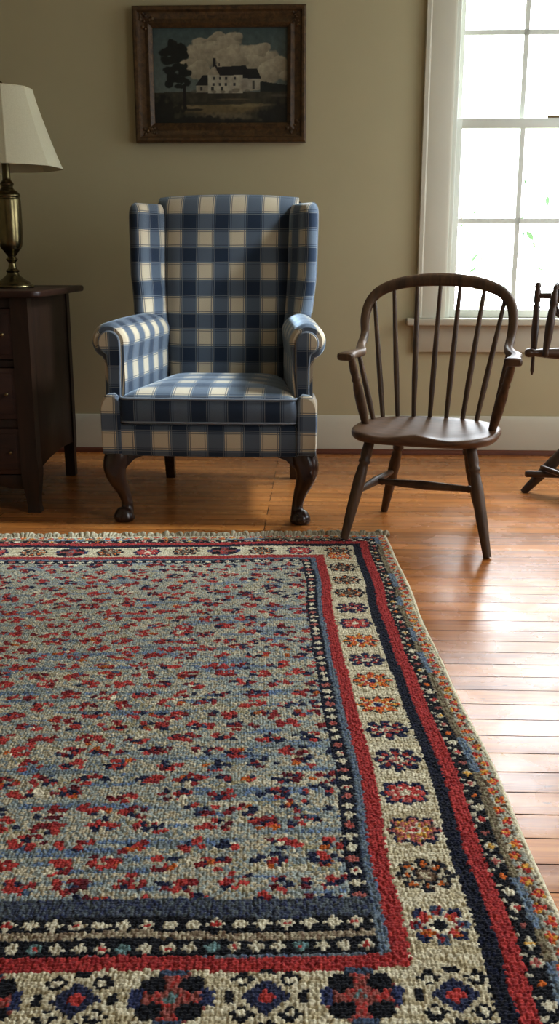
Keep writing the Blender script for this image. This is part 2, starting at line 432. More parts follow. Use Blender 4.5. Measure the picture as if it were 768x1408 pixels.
# second window, in the wall on the right (lights the room from the side)
for k_, (ya, yb_) in enumerate(SIDE):
    w2 = make_window('window_%d' % (k_+2), (ya-yb_)/2, (yb_-ya)/2, SZ0, SZ1)
    w2.matrix_world = Matrix.Translation(RO) @ Matrix.Rotation(TH, 4, 'Z') @ Matrix.Translation((XR, (ya+yb_)/2, 0)) @ Matrix.Rotation(-PI/2, 4, 'Z')

# ------------------------------------------------------------------ garden outside
structure(MB().box((-14, 4.95, -.62), (16, 24, -.6), 0).build('ground', M['ground']))
def garden_tree(loc, h, nl, rad, label, seed):
    rg = random.Random(seed)
    t = thing('garden_tree', label, 'tree', loc, 0, None)
    b = MB(); b.tube(smooth_path([(0, 0, 0), (.06, .02, h*.4), (-.03, .05, h*.75), (.02, 0, h)], 6), [.05*(1-.75*i/18) for i in range(19)], 8)
    tips = []
    for k in range(9):
        z = h*(.3+.07*k); a = rg.uniform(0, 6.28); L = rad*rg.uniform(.6, 1)
        tip = (math.cos(a)*L, math.sin(a)*L, z+rg.uniform(.1, .5)); tips.append(tip)
        b.tube(smooth_path([(0, 0, z), (tip[0]*.5, tip[1]*.5, z+.2), tip], 4), [.018, .016, .015, .013, .012, .01, .008, .006, .004], 5)
    b.build('trunk', M['bark'], t)
    lf = MB()
    for i in range(nl):
        c = Vector(rg.choice(tips))*rg.uniform(.5, 1.05); c.z = rg.choice(tips)[2]+rg.uniform(-.25, .25)
        R = Matrix.Rotation(rg.uniform(0, 6.28), 3, 'Z') @ Matrix.Rotation(rg.uniform(-1, 1), 3, 'X') @ Matrix.Rotation(rg.uniform(-.8, .8), 3, 'Y')
        s = rg.uniform(.025, .06)
        pts = [(0, -1, 0), (.35, -.3, .08), (.3, .4, .05), (0, 1, -.05), (-.3, .4, .05), (-.35, -.3, .08)]
        lf.face([c+R @ (Vector(p)*s) for p in pts])
    o = lf.build('leaves', M['leaf'], t); o['kind'] = 'stuff'
garden_tree((1.55, 7.6, -.6), 1.75, 110, .9, 'small thin-leaved tree outside the window, washed out by daylight', 3)

# ------------------------------------------------------------------ rug
def make_rug():
    ang = math.atan2(.042, 1.909)
    W, Lg = 1.86, 2.245; p = .0054
    # local frame: origin far right corner; x' to the left (negative local x), y' toward the camera (negative local y)
    nx, ny = int(W/p), int(Lg/p)
    I, J = np.meshgrid(np.arange(nx), np.arange(ny), indexing='ij')
    jx = RNG.uniform(-.22, .22, (nx, ny)); jy = RNG.uniform(-.16, .16, (nx, ny))
    cx = (I+.5+jx+.25*(J % 2))*p; cy = (J+.5+jy)*p                      # distances from right edge / far edge
    dR, dL, dF, dN = cx, W-cx, cy, Lg-cy
    hand = .002*np.sin(cy*5+.6)+.0015*np.sin(cy*17)
    hand2 = .003*np.sin(cx*6)+.003*np.sin(cx*17+1)
    d = np.minimum(np.minimum(dR+hand, dL+hand), np.minimum(dF+hand2, dN+hand2))
    d = d+RNG.uniform(-.0008, .0008, d.shape)
    horiz = np.minimum(dF, dN) < np.minimum(dR, dL)                    # in a border that runs along x
    run = np.where(horiz, cx, cy)                                      # distance along the band
    col = np.zeros((nx, ny, 3))
    def mixnoise(a, b, k=1.0):
        t = RNG.random((nx, ny, 1))*k; return np.array(a)*(1-t)+np.array(b)*t
    def lin(*c): return np.array(srgb(*c)[:3])
    CREAM, CREAM2 = np.array((.66, .61, .47)), np.array((.47, .42, .30))
    RED, RED2 = np.array((.44, .058, .050)), np.array((.25, .026, .030))
    BLACK = np.array((.010, .011, .016)); NAVY = np.array((.020, .026, .065)); BLUE = np.array((.085, .125, .20)); SLATE = np.array((.21, .25, .26))
    GREY = np.array((.36, .39, .36)); BEIGE = np.array((.54, .48, .35)); KHAKI = np.array((.30, .27, .17)); BROWN = np.array((.13, .085, .055))
    ORANGE = np.array((.62, .17, .035)); GOLD = np.array((.58, .34, .07)); ROSE = np.array((.38, .12, .10)); WINE = np.array((.13, .016, .026)); TEAL = np.array((.10, .16, .16))
    # ---- field: streaky heather
    def streak(sx, sy, seed):
        g = np.random.default_rng(seed); a = g.random((int(nx/sx)+3, int(ny/sy)+3))
        x = I/sx+g.random(ny)[None, :]*0+ (J//sy)*.37; y = (J/sy).astype(int)
        xi = x.astype(int) % (a.shape[0]-1); f = x-x.astype(int)
        return a[xi, y]*(1-f)+a[xi+1, y]*f
    s1 = streak(14, 2, 1)*.5+streak(30, 3, 2)*.5; s2 = streak(20, 4, 5); s3 = RNG.random((nx, ny))
    pal = np.array([SLATE*.95, BLUE*1.7, SLATE*1.1, GREY, BEIGE*.85, GREY*.9, BEIGE, SLATE*1.1, KHAKI*1.2, CREAM*.85])
    idx = np.clip(((s1*.62+s2*.38)*15-2.5+s3*1.8-.9).astype(int), 0, 9)
    col[:] = pal[idx]
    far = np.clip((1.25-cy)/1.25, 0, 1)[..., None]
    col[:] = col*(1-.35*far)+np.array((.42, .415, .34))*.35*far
    # ---- field motifs
    rows = int(Lg/.049)
    for r in range(rows):
        y = (r+.5)*.049
        n = int(W/.083)+2
        for k in range(n):
            x = (k+(.5 if r % 2 else 0)+RNG.uniform(-.14, .14)+.1*math.sin(r*1.7))*.083; yy = y+RNG.uniform(-.008, .008)
            blue_bias = .22+.16*math.sin(x*4+1)+.12*math.sin(yy*5)
            nb = RNG.integers(9, 15)
            for q_ in range(nb):
                a = RNG.uniform(0, 6.28); rr = math.sqrt(RNG.random())
                bx, by = x+math.cos(a)*rr*.028, yy+math.sin(a)*rr*.018
                u = RNG.random()
                c = NAVY if u < blue_bias else (RED if u < .62 else RED2 if u < .82 else WINE if u < .88 else ORANGE*.8 if u < .915 else CREAM if u < .965 else BLUE)
                i0, j0 = int(bx/p), int(by/p)
                a0, a1, b0, b1 = max(i0-3, 0), min(i0+4, nx), max(j0-3, 0), min(j0+4, ny)
                if a0 >= a1 or b0 >= b1: continue
                w = RNG.uniform(.0058, .0092); hgt = RNG.uniform(.0056, .0080)
                mk = ((cx[a0:a1, b0:b1]-bx)/w)**2+((cy[a0:a1, b0:b1]-by)/hgt)**2 < 1
                col[a0:a1, b0:b1][mk] = c*RNG.uniform(.8, 1.12)
    # ---- borders, from the edge inwards
    def band(lo, hi, mask=None):
        m = (d >= lo) & (d < hi)
        return m if mask is None else m & mask
    R3 = RNG.random((nx, ny))
    def paintm(m, c): col[m] = c
    m = band(0, .013); col[m] = mixnoise(CREAM*.95, CREAM2*1.2)[m]
    m = band(.013, .036); col[m] = mixnoise(CREAM2*1.1, GREY*.8)[m]
    t = np.abs(((run/.031) % 1)-.5); zig = np.abs(d-.0245-.006*np.sign(((run/.031) % 2)-1))
    mm = m & (t+zig*28 < .40); col[mm] = np.where((R3[mm] < .55)[:, None], RED*1.05, np.where((R3[mm] < .82)[:, None], ORANGE, GOLD))
    mm = m & ~mm & (R3 < .22); col[mm] = BROWN
    m = band(.036, .05); blot = (np.sin(run*31)+np.sin(run*13+1.3)) 
    col[m] = np.where((blot[m] > .3)[:, None], mixnoise(BLUE*1.2, SLATE)[m], mixnoise(BROWN, KHAKI*.9)[m])
    m = band(.05, .077); col[m] = BLACK
    k = ((run/.037) % 1); kk = (run/.037).astype(int)
    pc = np.array([ROSE, ORANGE, CREAM, RED, ROSE*.8, GOLD])[kk % 6]
    dd = np.abs(k-.5)*.037/.0085+np.abs(d-.061)/.0075
    mm = m & (dd < 1.5) & (kk % 3 != 1); col[mm] = CREAM*.8
    mm = m & (dd < .95); col[mm] = pc[mm]
    mm = m & (d > .068) & (np.abs(k-.02) < .16); col[mm] = CREAM*.75
    m = band(.077, .104); col[m] = mixnoise(RED*1.0, RED2*1.1)[m]
    m = band(.104, .128); col[m] = mixnoise(BLACK, NAVY*.6)[m]
    m = band(.128, .224); base = mixnoise(CREAM*1.02, CREAM2*1.15)
    sh = (streak(7, 1, 9)[..., None] > .62); col[m] = np.where(sh, base*np.array((.78, .74, .66)), base)[m]
    m = band(.224, .251); col[m] = mixnoise(RED*1.0, RED2*1.1)[m]
    m = band(.251, .264); col[m] = mixnoise(BLUE*1.05, SLATE*.9)[m]
    m = band(.264, .293); col[m] = mixnoise(BLACK, NAVY*.6)[m]
    k = ((run/.0295) % 1); kk = (run/.0295).astype(int)
    dd = np.abs(k-.5)*.0295/.0115+np.abs(d-.2785)/.0112
    mm = m & (dd < 1.0); col[mm] = np.where((kk[mm] % 3 == 0)[:, None], ROSE*1.1, CREAM*.95)
    mm = m & (dd < .42) & (kk % 4 == 1); col[mm] = RED
    # near end: doubled diamond band with a beige cord and a navy edge line
    near = (dN < .37) & (dN >= .251) & (dR > .264) & (dL > .264)
    def nb_(lo, hi): return near & (dN+hand2 >= lo) & (dN+hand2 < hi)
    m = nb_(.251, .285); col[m] = BLACK; dd = np.abs(k-.5)*.0295/.010+np.abs(dN-.268)/.0085; kx = (cx/.0295) % 1; kxi = (cx/.0295).astype(int)
    dd = np.abs(kx-.5)*.0295/.0125+np.abs(dN-.268)/.0115
    mm = m & (dd < 1); col[mm] = np.where((kxi[mm] % 4 == 0)[:, None], TEAL*1.6, CREAM*.85); mm = m & (dd < .45) & (kxi % 3 == 0); col[mm] = RED
    m = nb_(.285, .300); col[m] = mixnoise(BEIGE*.9, BROWN*1.3)[m]
    m = nb_(.300, .330); col[m] = BLACK
    kx = (cx/.032+.4) % 1; kxi = (cx/.032+.4).astype(int); dd = np.abs(kx-.5)*.032/.0135+np.abs(dN-.315)/.0122
    mm = m & (dd < 1); col[mm] = CREAM*.95; mm = m & (dd < .5) & (kxi % 3 == 0); col[mm] = RED
    m = nb_(.330, .37); col[m] = mixnoise(NAVY*1.5, SLATE*.55)[m]
    # ---- medallions on the cream border
    def medallion(x, y, sx, sy, kind):
        i0, j0 = int(x/p), int(y/p); r = 12
        a0, a1, b0, b1 = max(i0-r, 0), min(i0+r+1, nx), max(j0-r, 0), min(j0+r+1, ny)
        u = (cx[a0:a1, b0:b1]-x)/sx; v = (cy[a0:a1, b0:b1]-y)/sy
        rho = np.hypot(u, v); th = np.arctan2(v, u); sub = col[a0:a1, b0:b1]
        pet = np.cos(8*th)                                            # 8 petals on axes & diagonals
        au, av = np.abs(u), np.abs(v); axis = np.minimum(au, av) < .22
        rnd = RNG.random(u.shape)
        def put(m, c): sub[m] = c
        sec = np.abs(((th/(PI/4)+.5) % 1)-.5)*2            # 0 in the middle of a petal, 1 between petals
        diag = (np.round(th/(PI/4)).astype(int) % 2) == 1
        rim = np.where(diag, 1.02, .98)-.26*sec**2         # scalloped outline
        ins = rho < rim; outl = ins & (rho > rim-.20)
        gap = (sec > .80) & (rho > .38) & ins
        if kind == 0:      # red/orange diagonal petals, blue tips on the axes, cream ring, black eye
            put(ins, RED); put(ins & (rnd < .4), ORANGE*.72); put(outl, NAVY*1.2)
            put(ins & ~diag & (rho > .45), BLUE*.75); put(ins & ~diag & (rho > .45) & (rnd < .35), RED2)
            put(gap & (rho < .8), CREAM*.85); put(au+av < .52, CREAM); put(au+av < .30, BLACK)
        elif kind == 1:    # black petals with orange spots
            put(ins, BLACK*1.6); put(ins & (rnd < .2), BROWN); put(ins & (np.hypot(np.abs(rho-.62)/.17, sec/.5) < 1), ORANGE*.85)
            put(ins & (np.hypot(np.abs(rho-.62)/.17, sec/.5) < 1) & (rnd < .3), CREAM*.8); put(gap & (rho < .75), CREAM2)
            put(rho < .30, BROWN*1.4); put((rho < .2) & (rnd < .5), BEIGE)
        elif kind == 2:    # gold and rose petals in a dark outline
            put(ins, ROSE*1.1); put(ins & (rnd < .42), GOLD*.95); put(outl & ((sec > .35) | (rnd < .5)), NAVY*.8); put(gap, CREAM*.9); put(gap & (rho > .62), BROWN)
            put(rho < .26, CREAM*.9); put(rho < .13, RED)
        elif kind == 3:    # red and navy
            put(ins, RED*1.02); put(ins & (rnd < .25), ROSE*1.2); put(outl, NAVY); put(gap, NAVY*1.3); put(gap & (rho < .6), CREAM*.85)
            put(rho < .22, CREAM)
        elif kind == 6:    # separate navy petals with red hearts
            put(ins & ~gap, NAVY*.9); put(ins & ~gap & (np.hypot(np.abs(rho-.52)/.20, sec/.55) < 1) & (rnd < .75), RED*.85)
            put(rho < .30, CREAM*.9); put((rho < .28) & (rnd < .4), ROSE)
        elif kind == 7:    # orange petals edged dark green and gold
            put(ins & ~gap, ORANGE); put(ins & ~gap & (rnd < .3), RED); put(ins & ~gap & (rnd > .85), GOLD); put(outl & (sec > .3) & ~gap, TEAL*.35)
            put(rho < .30, CREAM*.85); put((rho < .2), NAVY*2)
        elif kind == 4:    # four black lobes on rose cross, blue side tips
            put((rho < 1.0) & ((au < .45) | (av < .45)), ROSE*.75); put((rho < .9) & ((au < .45) | (av < .45)) & (rnd < .35), RED*.9)
            put(np.hypot((au-.52)/1.1, av-.5) < .33, BLACK)
            put((au > .80) & (av < .32) & (au < 1.12), NAVY*1.7); put((av > .80) & (au < .36) & (av < 1.08), BLUE*.7)
            put((rho < .2) & (rnd < .6), TEAL*1.3)
        else:              # black curls around a dark diamond with red heart
            put((rho < 1.15) & (np.abs(au-av) < .34) & (rho > .5), BLACK); put((np.hypot(au-.64, av-.60) < .15), CREAM)
            put((np.abs(au-1.0) < .12) & (av < .22), BLACK); put((np.abs(av-.98) < .12) & (au < .22), BLACK)
            put((au+av < .92) & (au+av > .70), CREAM2*1.1)
            put((au+av < .68), NAVY*1.1+.008); put((au+av < .30), RED)
    dc = .176; step = .1137
    kinds = [0, 1, 2, 3, 6, 6, 7, 7, 6, 7, 3, 6, 1, 1, 1, 7, 6, 3, 2, 1]
    ys = np.arange(Lg-.176-.128, .2, -step)
    for n, y in enumerate(ys):
        for x in (dc, W-dc): medallion(x, y, .045, .042, kinds[n % len(kinds)])
    xs = np.arange(dc, W-.1, .1185)
    for n, x in enumerate(xs):
        medallion(x, Lg-dc, .047, .046, [5, 4, 5, 4, 5, 4][n % 6])
        if n: medallion(x, dc, .045, .042, [1, 3, 1, 4][n % 4])
    medallion(dc, dc, .045, .042, 1)
    col *= RNG.uniform(1.02, 1.32, (nx, ny, 1))
    # ---- pile surface: one small dome per loop
    g = .0016
    gx, gy = int(W/g)+1, int(Lg/g)+1
    X, Y = np.meshgrid(np.arange(gx)*g, np.arange(gy)*g, indexing='ij')
    bi = np.clip((X/p).astype(int), 0, nx-1); bj = np.clip((Y/p).astype(int), 0, ny-1)
    best = np.full(X.shape, 1e9); sel_i = bi.copy(); sel_j = bj.copy()
    for di in (-1, 0, 1):
        for dj in (-1, 0, 1):
            ii = np.clip(bi+di, 0, nx-1); jj = np.clip(bj+dj, 0, ny-1)
            q2 = (X-cx[ii, jj])**2+(Y-cy[ii, jj])**2*1.25
            m = q2 < best; best[m] = q2[m]; sel_i[m] = ii[m]; sel_j[m] = jj[m]
    lh = RNG.uniform(.0, .0022, (nx, ny))
    h = .0075+lh[sel_i, sel_j]+.0050*np.sqrt(np.clip(1-best/(.0037**2), 0, 1))
    h += .0012*np.sin(Y*23+.8)*np.sin(X*9)
    edge = np.minimum(np.minimum(X, W-X), np.minimum(Y, Lg-Y)); h *= np.clip(edge/.006, .15, 1)**.5
    wav = .0035*np.sin(Y*5.1)+.002*np.sin(Y*13+1)                  # hand-made edge
    VX = -(X)+wav*(1-X/W)-.003*np.sin(Y*6)*(X/W); VY = -Y+.003*np.sin(X*5)*(1-Y/Lg)
    co_ = np.stack([VX, VY, h], -1).reshape(-1, 3).astype(np.float32)
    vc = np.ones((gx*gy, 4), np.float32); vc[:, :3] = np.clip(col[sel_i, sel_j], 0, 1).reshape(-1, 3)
    idx = np.arange(gx*gy).reshape(gx, gy)
    quads = np.stack([idx[:-1, :-1], idx[:-1, 1:], idx[1:, 1:], idx[1:, :-1]], -1).reshape(-1, 4)
    me = bpy.data.meshes.new('rug_pile')
    me.vertices.add(len(co_)); me.vertices.foreach_set('co', co_.ravel())
    me.loops.add(quads.size); me.loops.foreach_set('vertex_index', quads.ravel().astype(np.int32))
    me.polygons.add(len(quads)); me.polygons.foreach_set('loop_start', np.arange(0, quads.size, 4, dtype=np.int32))
    me.update(calc_edges=True); me.validate()
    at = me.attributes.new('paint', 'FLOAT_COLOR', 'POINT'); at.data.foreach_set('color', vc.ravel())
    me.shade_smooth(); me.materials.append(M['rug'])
    o = thing('area_rug', 'patterned wool rug with floral medallion border spread on the pine floor', 'rug', (.353, 3.087, 0), ang)
    pile = bpy.data.objects.new('pile', me); C.objects.link(pile); pile.parent = o
    MB().box((-W+.004, -Lg+.004, .0005), (-.004, -.004, .006), 0).build('backing', M['jute'], o)
    # knotted fringe along both short ends
    for far_ in (True, False):
        b = MB(); x = .004; rg = random.Random(5 if far_ else 6)
        while x < W-.004:
            y = 0 if far_ else -Lg; sgn = 1 if far_ else -1
            ln = rg.uniform(.004, .020); hh = rg.uniform(.012, .022); dx = rg.uniform(-.02, .02)
            b.tube(smooth_path([(-x, y-sgn*.006, .006), (-x+dx*.3, y+sgn*ln*.4, hh), (-x+dx, y+sgn*ln, max(.005, hh*.55)), (-x+dx*1.2, y+sgn*ln*.75, .005)], 3),
                   [.0042, .0055, .0066, .0074, .0078, .008, .0078, .0072, .0062, .0048], 7)
            x += rg.uniform(.006, .0105)
        fo = b.build('fringe', M['fringe'], o); fo['kind'] = 'stuff'; fo['label'] = 'knotted beige wool fringe'
    return o
make_rug()

# ------------------------------------------------------------------ wingback armchair
def make_armchair():
    t = thing('wingback_armchair', 'blue and cream checked wingback armchair with rolled arms and dark cabriole legs', 'armchair', (-.219, 3.64, 0), math.radians(-3.2))
    P = M['plaid']
    def loft(rings, uvs=None, closed=True, caps=(True, True)):
        b = MB(); R = np.array(rings, float); k, n = R.shape[:2]
        if uvs is None:
            # u = x or arc around ring, v along
            arc = np.zeros((k+0, n+1)); 
            for i in range(k):
                q = np.vstack([R[i], R[i][:1]]); arc[i, 1:] = np.cumsum(np.linalg.norm(np.diff(q, axis=0), axis=1))
            al = np.zeros(k); mid = R.mean(1); al[1:] = np.cumsum(np.linalg.norm(np.diff(mid, axis=0), axis=1))
            uvs = np.stack([arc, np.repeat(al[:, None], n+1, 1)], -1)
        b.grid(R, cv=closed, uv=uvs)
        if caps[0]: b.face(R[0], [tuple(x) for x in uvs[0][:n]])
        if caps[1]: b.face(R[-1], [tuple(x) for x in uvs[-1][:n]])
        return b
    # --- base frame (upholstered rail): trapezoid plan, slightly bowed front bottom
    b = MB(); rows = []
    def plan(ins):       # outline of the base at inset ins, going round
        hw, hb, yf, yb = .362-ins, .292-ins, -.392+ins, .37-ins
        pts = []
        for x in np.linspace(-1, 1, 17): pts.append((x*hw, yf-.004*(1-x*x)))
        for s in np.linspace(0, 1, 9)[1:]: pts.append((hw+(hb-hw)*s, yf+(yb-yf)*s))
        for x in np.linspace(1, -1, 9)[1:]: pts.append((x*hb, yb))
        for s in np.linspace(0, 1, 9)[1:-1]: pts.append((-(hb+(hw-hb)*s), yb+(yf-yb)*s))
        return pts
    zz = [(.243, .02), (.245, .006), (.252, 0), (.30, 0), (.345, 0), (.352, .006), (.355, .03)]
    R, U = [], []
    for z, ins in zz:
        pl = plan(ins); n = len(pl)
        ring = [(x, y, z+(.006*math.cos(x/.36*PI/2) if z < .26 and i < 17 else 0)*-.5) for i, (x, y) in enumerate(pl)]
        R.append(ring); q = np.array(plan(0)+plan(0)[:1]); a = np.concatenate([[0], np.cumsum(np.linalg.norm(np.diff(q, axis=0), axis=1))])
        U.append([(aa-.362+.067, z-.269) for aa in a])
    loft(R, U).build('seat_rail', P, t, 50)
    # --- outer side panels rising from the rail behind the arms, and the front corner blocks
    def arm(sg):
        # cross-section in (x,z) for the right-hand side (sg=+1), swept from front to back
        def section(s, grow=0.0, front=False):
            f = s                                             # 0 front .. 1 back
            xin = .285-.065*f; xo = .352-.055*f; cxr = .333-.058*f; cz = .630+.002*f+.006*math.sin(f*PI); r = .0615+.002*f+grow
            pts = []
            pts.append((xin+.012, .36)); pts.append((xin+.002, .42)); pts.append((xin-.002, .50)); pts.append((xin-.001, .56))
            for a in np.linspace(PI*1.02, -PI*.42, 20): pts.append((cxr+r*math.cos(a)*(1 if a < PI/2 else (cxr-xin)/.0615*1.0 if False else .82+.18*(1-abs(math.sin(a))) if a > PI/2 else 1), cz+r*math.sin(a)))
            pts.append((xo+.004, .585-.004)); pts.append((xo, .555)); pts.append((xo-.001, .5)); pts.append((xo, .42)); pts.append((xo, .36))
            return pts
        R, U = [], []
        ss = [(-.012, -.012), (0.0, -.004), (.012, 0)]+[(x, 0) for x in np.linspace(.05, 1, 14)]
        for s, gr in ss:
            sec = section(max(s, 0), gr)
            y = -.365+s*.60
            ring = [(sg*x, y, z) for x, z in sec]; R.append(ring)
            q = np.array(sec+sec[:1]); a = np.concatenate([[0], np.cumsum(np.linalg.norm(np.diff(q, axis=0), axis=1))])
            U.append([(aa-.015, y+.03) for aa in a])
        o = loft(R, U).build('arm', P, t, 60)
        # front facing of the scroll with piping (its own flat panel)
        sec = section(0, -.017)
        inner = []
        c = np.mean(np.array(sec), 0)
        lo = [(x, z) for x, z in sec if z > .40]
        # rebuild narrower outline
        cxr, cz, r = .331, .626, .037
        out = [(.302, .43), (.301, .50), (.298, .57)]
        out += [(cxr+r*math.cos(a)*(1.0 if a < PI/2 else .90), cz+r*math.sin(a)) for a in np.linspace(PI, -PI*.36, 18)]
        out += [(.342, .588), (.338, .56), (.337, .53), (.338, .43)]
        yf = -.379
        b = MB(); o2 = []
        ctr = (.32, .55)
        for k_, (ins, dy) in enumerate([(0, .012), (.0, .002), (.004, -.001), (.012, -.0025)]):
            o2.append([(sg*(x+(ctr[0]-x)*ins*6), yf+dy, z+(ctr[1]-z)*ins*1.5) for x, z in out])
        R2 = np.array(o2); U2 = [[(p_[0]+.066*sg+.09, p_[2]+.012) for p_ in list(ring)+[ring[0]]] for ring in R2]
        b.grid(R2, cv=True, uv=U2); b.face(R2[-1], [(p_[0]+.066*sg+.09, p_[2]+.012) for p_ in R2[-1]])
        fp = b.build('arm_facing', P, o, 50)
        pp = MB(); pp.tube([(sg*x, yf+.002, z) for x, z in out], .0033, 8); pp.build('piping', M['piping'], o)
        # corner block under the scroll, at the end of the seat rail
        pro = [(.300, .25), (.300, .425), (.304, .447), (.318, .459), (.340, .456), (.356, .444), (.366, .42), (.3675, .36), (.366, .27), (.364, .25)]
        def cb(ins, y): 
            cc = (.332, .35); return [(sg*(x+(cc[0]-x)*ins), y, z+(cc[1]-z)*ins) for x, z in pro]
        R3 = np.array([cb(.12, -.402), cb(.03, -.3995), cb(0, -.394), cb(0, -.33), cb(0, -.28)])
        U3 = [[(p_[0]+.031-sg*.345+(.0), p_[2]-.269) for p_ in list(rg)+[rg[0]]] for rg in R3]
        b = MB(); b.grid(R3, cv=True, uv=U3); b.face(R3[0], [tuple(x) for x in U3[0][:-1]]); b.face(R3[-1], [tuple(x) for x in U3[-1][:-1]])
        b.build('corner_block', P, o, 50)
        # outside panel: from the arm post back to the rear
        pts_f = [(.352, -.355), (.347, -.2), (.33, 0), (.31, .2), (.296, .36)]
        b = MB(); R4, U4 = [], []
        for z in (.34, .40, .48, .56, .60):
            R4.append([(sg*(x-.002), y, z) for x, y in pts_f]+[(sg*(x-.03), y, z) for x, y in pts_f[::-1]])
            U4.append([(y+.03, z) for x, y in pts_f]+[(y, z) for x, y in pts_f[::-1]]+[(0, z)])
        loft(R4, U4).build('outside_panel', P, t, 50)
    for sg in (-1, 1): arm(sg)
    # --- inside back: padded panel leaning back
    def back_rings():
        R, U = [], []
        zs = list(np.linspace(.36, 1.08, 13))+[1.100, 1.116, 1.126, 1.131]
        for z in zs:
            f = (z-.36)/.78
            hw = .215+.060*min(1, f*1.05)
            yfr = .135+.165*f; th = .13
            over = max(0, (z-1.08)/.051)
            yfr2 = yfr-.018*math.sin(min(1, f)*PI)+.055*over**2.2; yb = yfr+th-.035*over**2
            ring, uu = [], []
            n = 21
            for i in range(n):
                x = -1+2*i/(n-1)
                dome = .022*(1-x**4)
                zz_ = z+(.010*(1-x*x) if z > 1.1 else 0)
                yy = yfr2-dome+(.018*(abs(x)**14))
                ring.append((x*hw, yy, zz_)); uu.append((x*hw-.0165, z+.047))
            for i in range(n):
                x = 1-2*i/(n-1); zz_ = z+(.010*(1-x*x) if z > 1.1 else 0)
                ring.append((x*hw, yb, zz_)); uu.append((x*hw-.0165, z+.047))
            R.append(ring); U.append(uu+[uu[0]])
        return R, U
    R, U = back_rings(); loft(R, U).build('backrest', P, t, 60)
    # --- wings
    def wing(sg):
        R, U = [], []
        lev = [(z, 0.0) for z in (.64, .66, .68, .70, .73, .78, .84, .90, .96, 1.01, 1.05)]+[(1.05+.052*math.sin(a), a) for a in np.linspace(.25, 1.5, 7)]
        for z, ph in lev:
            f = (z-.68)/.42
            shr = math.cos(ph)**.6
            yf = .075+.05*f-.055*max(0, 1-(z-.64)/.14)**2+.035*(1-math.cos(ph))
            yb = .37+.035*f
            xo_f = .346+.008*f-.018*max(0, 1-(z-.64)/.2)
            th = .050*shr
            A = np.array([xo_f-.027, yf+.027]); Bp = np.array([.232+.032*f, yb-.12])
            dirv = (Bp-A)/np.linalg.norm(Bp-A); nor = np.array([dirv[1], -dirv[0]])      # towards the outside
            pts = [Bp-nor*th*.10+np.array([0, .05]), Bp-nor*th*.42]
            pts += [A+(Bp-A)*q_-nor*th*.52 for q_ in (.75, .5, .25, .1)]
            i0 = len(pts)
            for a in np.linspace(-PI/2, PI/2, 11): pts.append(A-dirv*math.cos(a)*th*.56+nor*math.sin(a)*th*.56)
            pts += [np.array([A[0]+.022*shr, yf+.08]), np.array([A[0]+.016*shr, yf+.16]), np.array([A[0]-.004, yb-.02]), np.array([A[0]-.02, yb])]
            R.append([(sg*p_[0], p_[1], z) for p_ in pts])
            q = np.array(pts+pts[:1]); a_ = np.concatenate([[0], np.cumsum(np.linalg.norm(np.diff(q, axis=0), axis=1))])
            U.append([(aa-a_[i0]+.040, z+.047) for aa in a_])
        o = loft(R, U).build('wing', P, t, 60)
        pp = MB(); pp.tube([(r_[15][0]*1.002, r_[15][1]-.001, r_[15][2]) for r_ in R[3:]], .0028, 8); pp.build('piping', M['piping'], o)
    for sg in (-1, 1): wing(sg)
    # --- outside back
    pts = []
    b = MB(); R5, U5 = [], []
    for z, yb_, hw in ((.34, .37, .292), (.6, .375, .30), (.85, .395, .315), (1.05, .415, .318), (1.10, .425, .30), (1.125, .43, .265)):
        R5.append([(-hw, yb_-.05, z), (hw, yb_-.05, z), (hw, yb_, z), (0, yb_+.012, z), (-hw, yb_, z)])
        U5.append([(x+.031, z) for x in (-hw, hw, hw, 0, -hw, -hw)])
    loft(R5, U5).build('outside_back', P, t, 60)
    # --- seat cushion, boxed, with crowned top and piping
    NX, NY = 28, 24
    hx = lambda y: .300-.078*((y+.39)/.58)
    yf, yb = -.402, .175
    def outline(ins):
        pts = []; r = .03
        base = [(-hx(yf)+ins, yf+ins), (hx(yf)-ins, yf+ins), (hx(yb)-ins, yb-ins), (-hx(yb)+ins, yb-ins)]
        n = len(base)
        for i in range(n):
            p0, p1, p2 = (np.array(base[(i+k) % n]) for k in (-1, 0, 1))
            a = p1+(p0-p1)/np.linalg.norm(p0-p1)*r; c = p1+(p2-p1)/np.linalg.norm(p2-p1)*r
            for s in np.linspace(0, 1, 6): pts.append((1-s)**2*a+2*s*(1-s)*p1+s*s*c)
            # straight run
            nxt = np.array(base[(i+1) % n]); nx2 = np.array(base[(i+2) % n])
            d_ = nxt+(p1-nxt)/np.linalg.norm(p1-nxt)*r
            for s in np.linspace(0, 1, 14)[1:-1]: pts.append(c+(d_-c)*s)
        return np.array(pts)
    def crown(q_): return .034*(1-q_**4)**.75
    levels = [(.352, .05), (.352, .02), (.356, .006), (.364, -.001), (.385, -.005), (.405, -.006), (.425, -.004), (.440, 0), (.447, .008)]
    R, U = [], []
    for z, ins in levels:
        o_ = outline(ins); R.append([(x, y-.006*max(0, 1-(x/.3)**2)*(y < -.35), z) for x, y in o_])
        U.append([(x-.004, .0935+(z-.36)*.3) for x, y in o_]+[(o_[0][0]-.004, .0935+(z-.36)*.3)])
    b = MB(); b.grid(R, cv=True, uv=U)
    # side faces facing +-x want u along y: acceptable as they are hidden between the arms
    R, U = [], []
    for ins in (.008, .0095, .012, .02, .032, .05, .075, .11, .15, .19, .22):
        o_ = outline(0)
        cc = np.array([0, -.11]); k = 1-ins/.225
        k0 = 1-.008/.225
        pts = [(cc+(p_-cc)*(k/k0*(1-.008/.3))) for p_ in o_]
        R.append([(x, y-.006*max(0, 1-(x/.3)**2)*max(0, min(1, (-.33-y)/.05)), .447+crown(k/k0)) for x, y in pts]); U.append([(x-.004, y+.509) for x, y in pts]+[(pts[0][0]-.004, pts[0][1]+.509)])
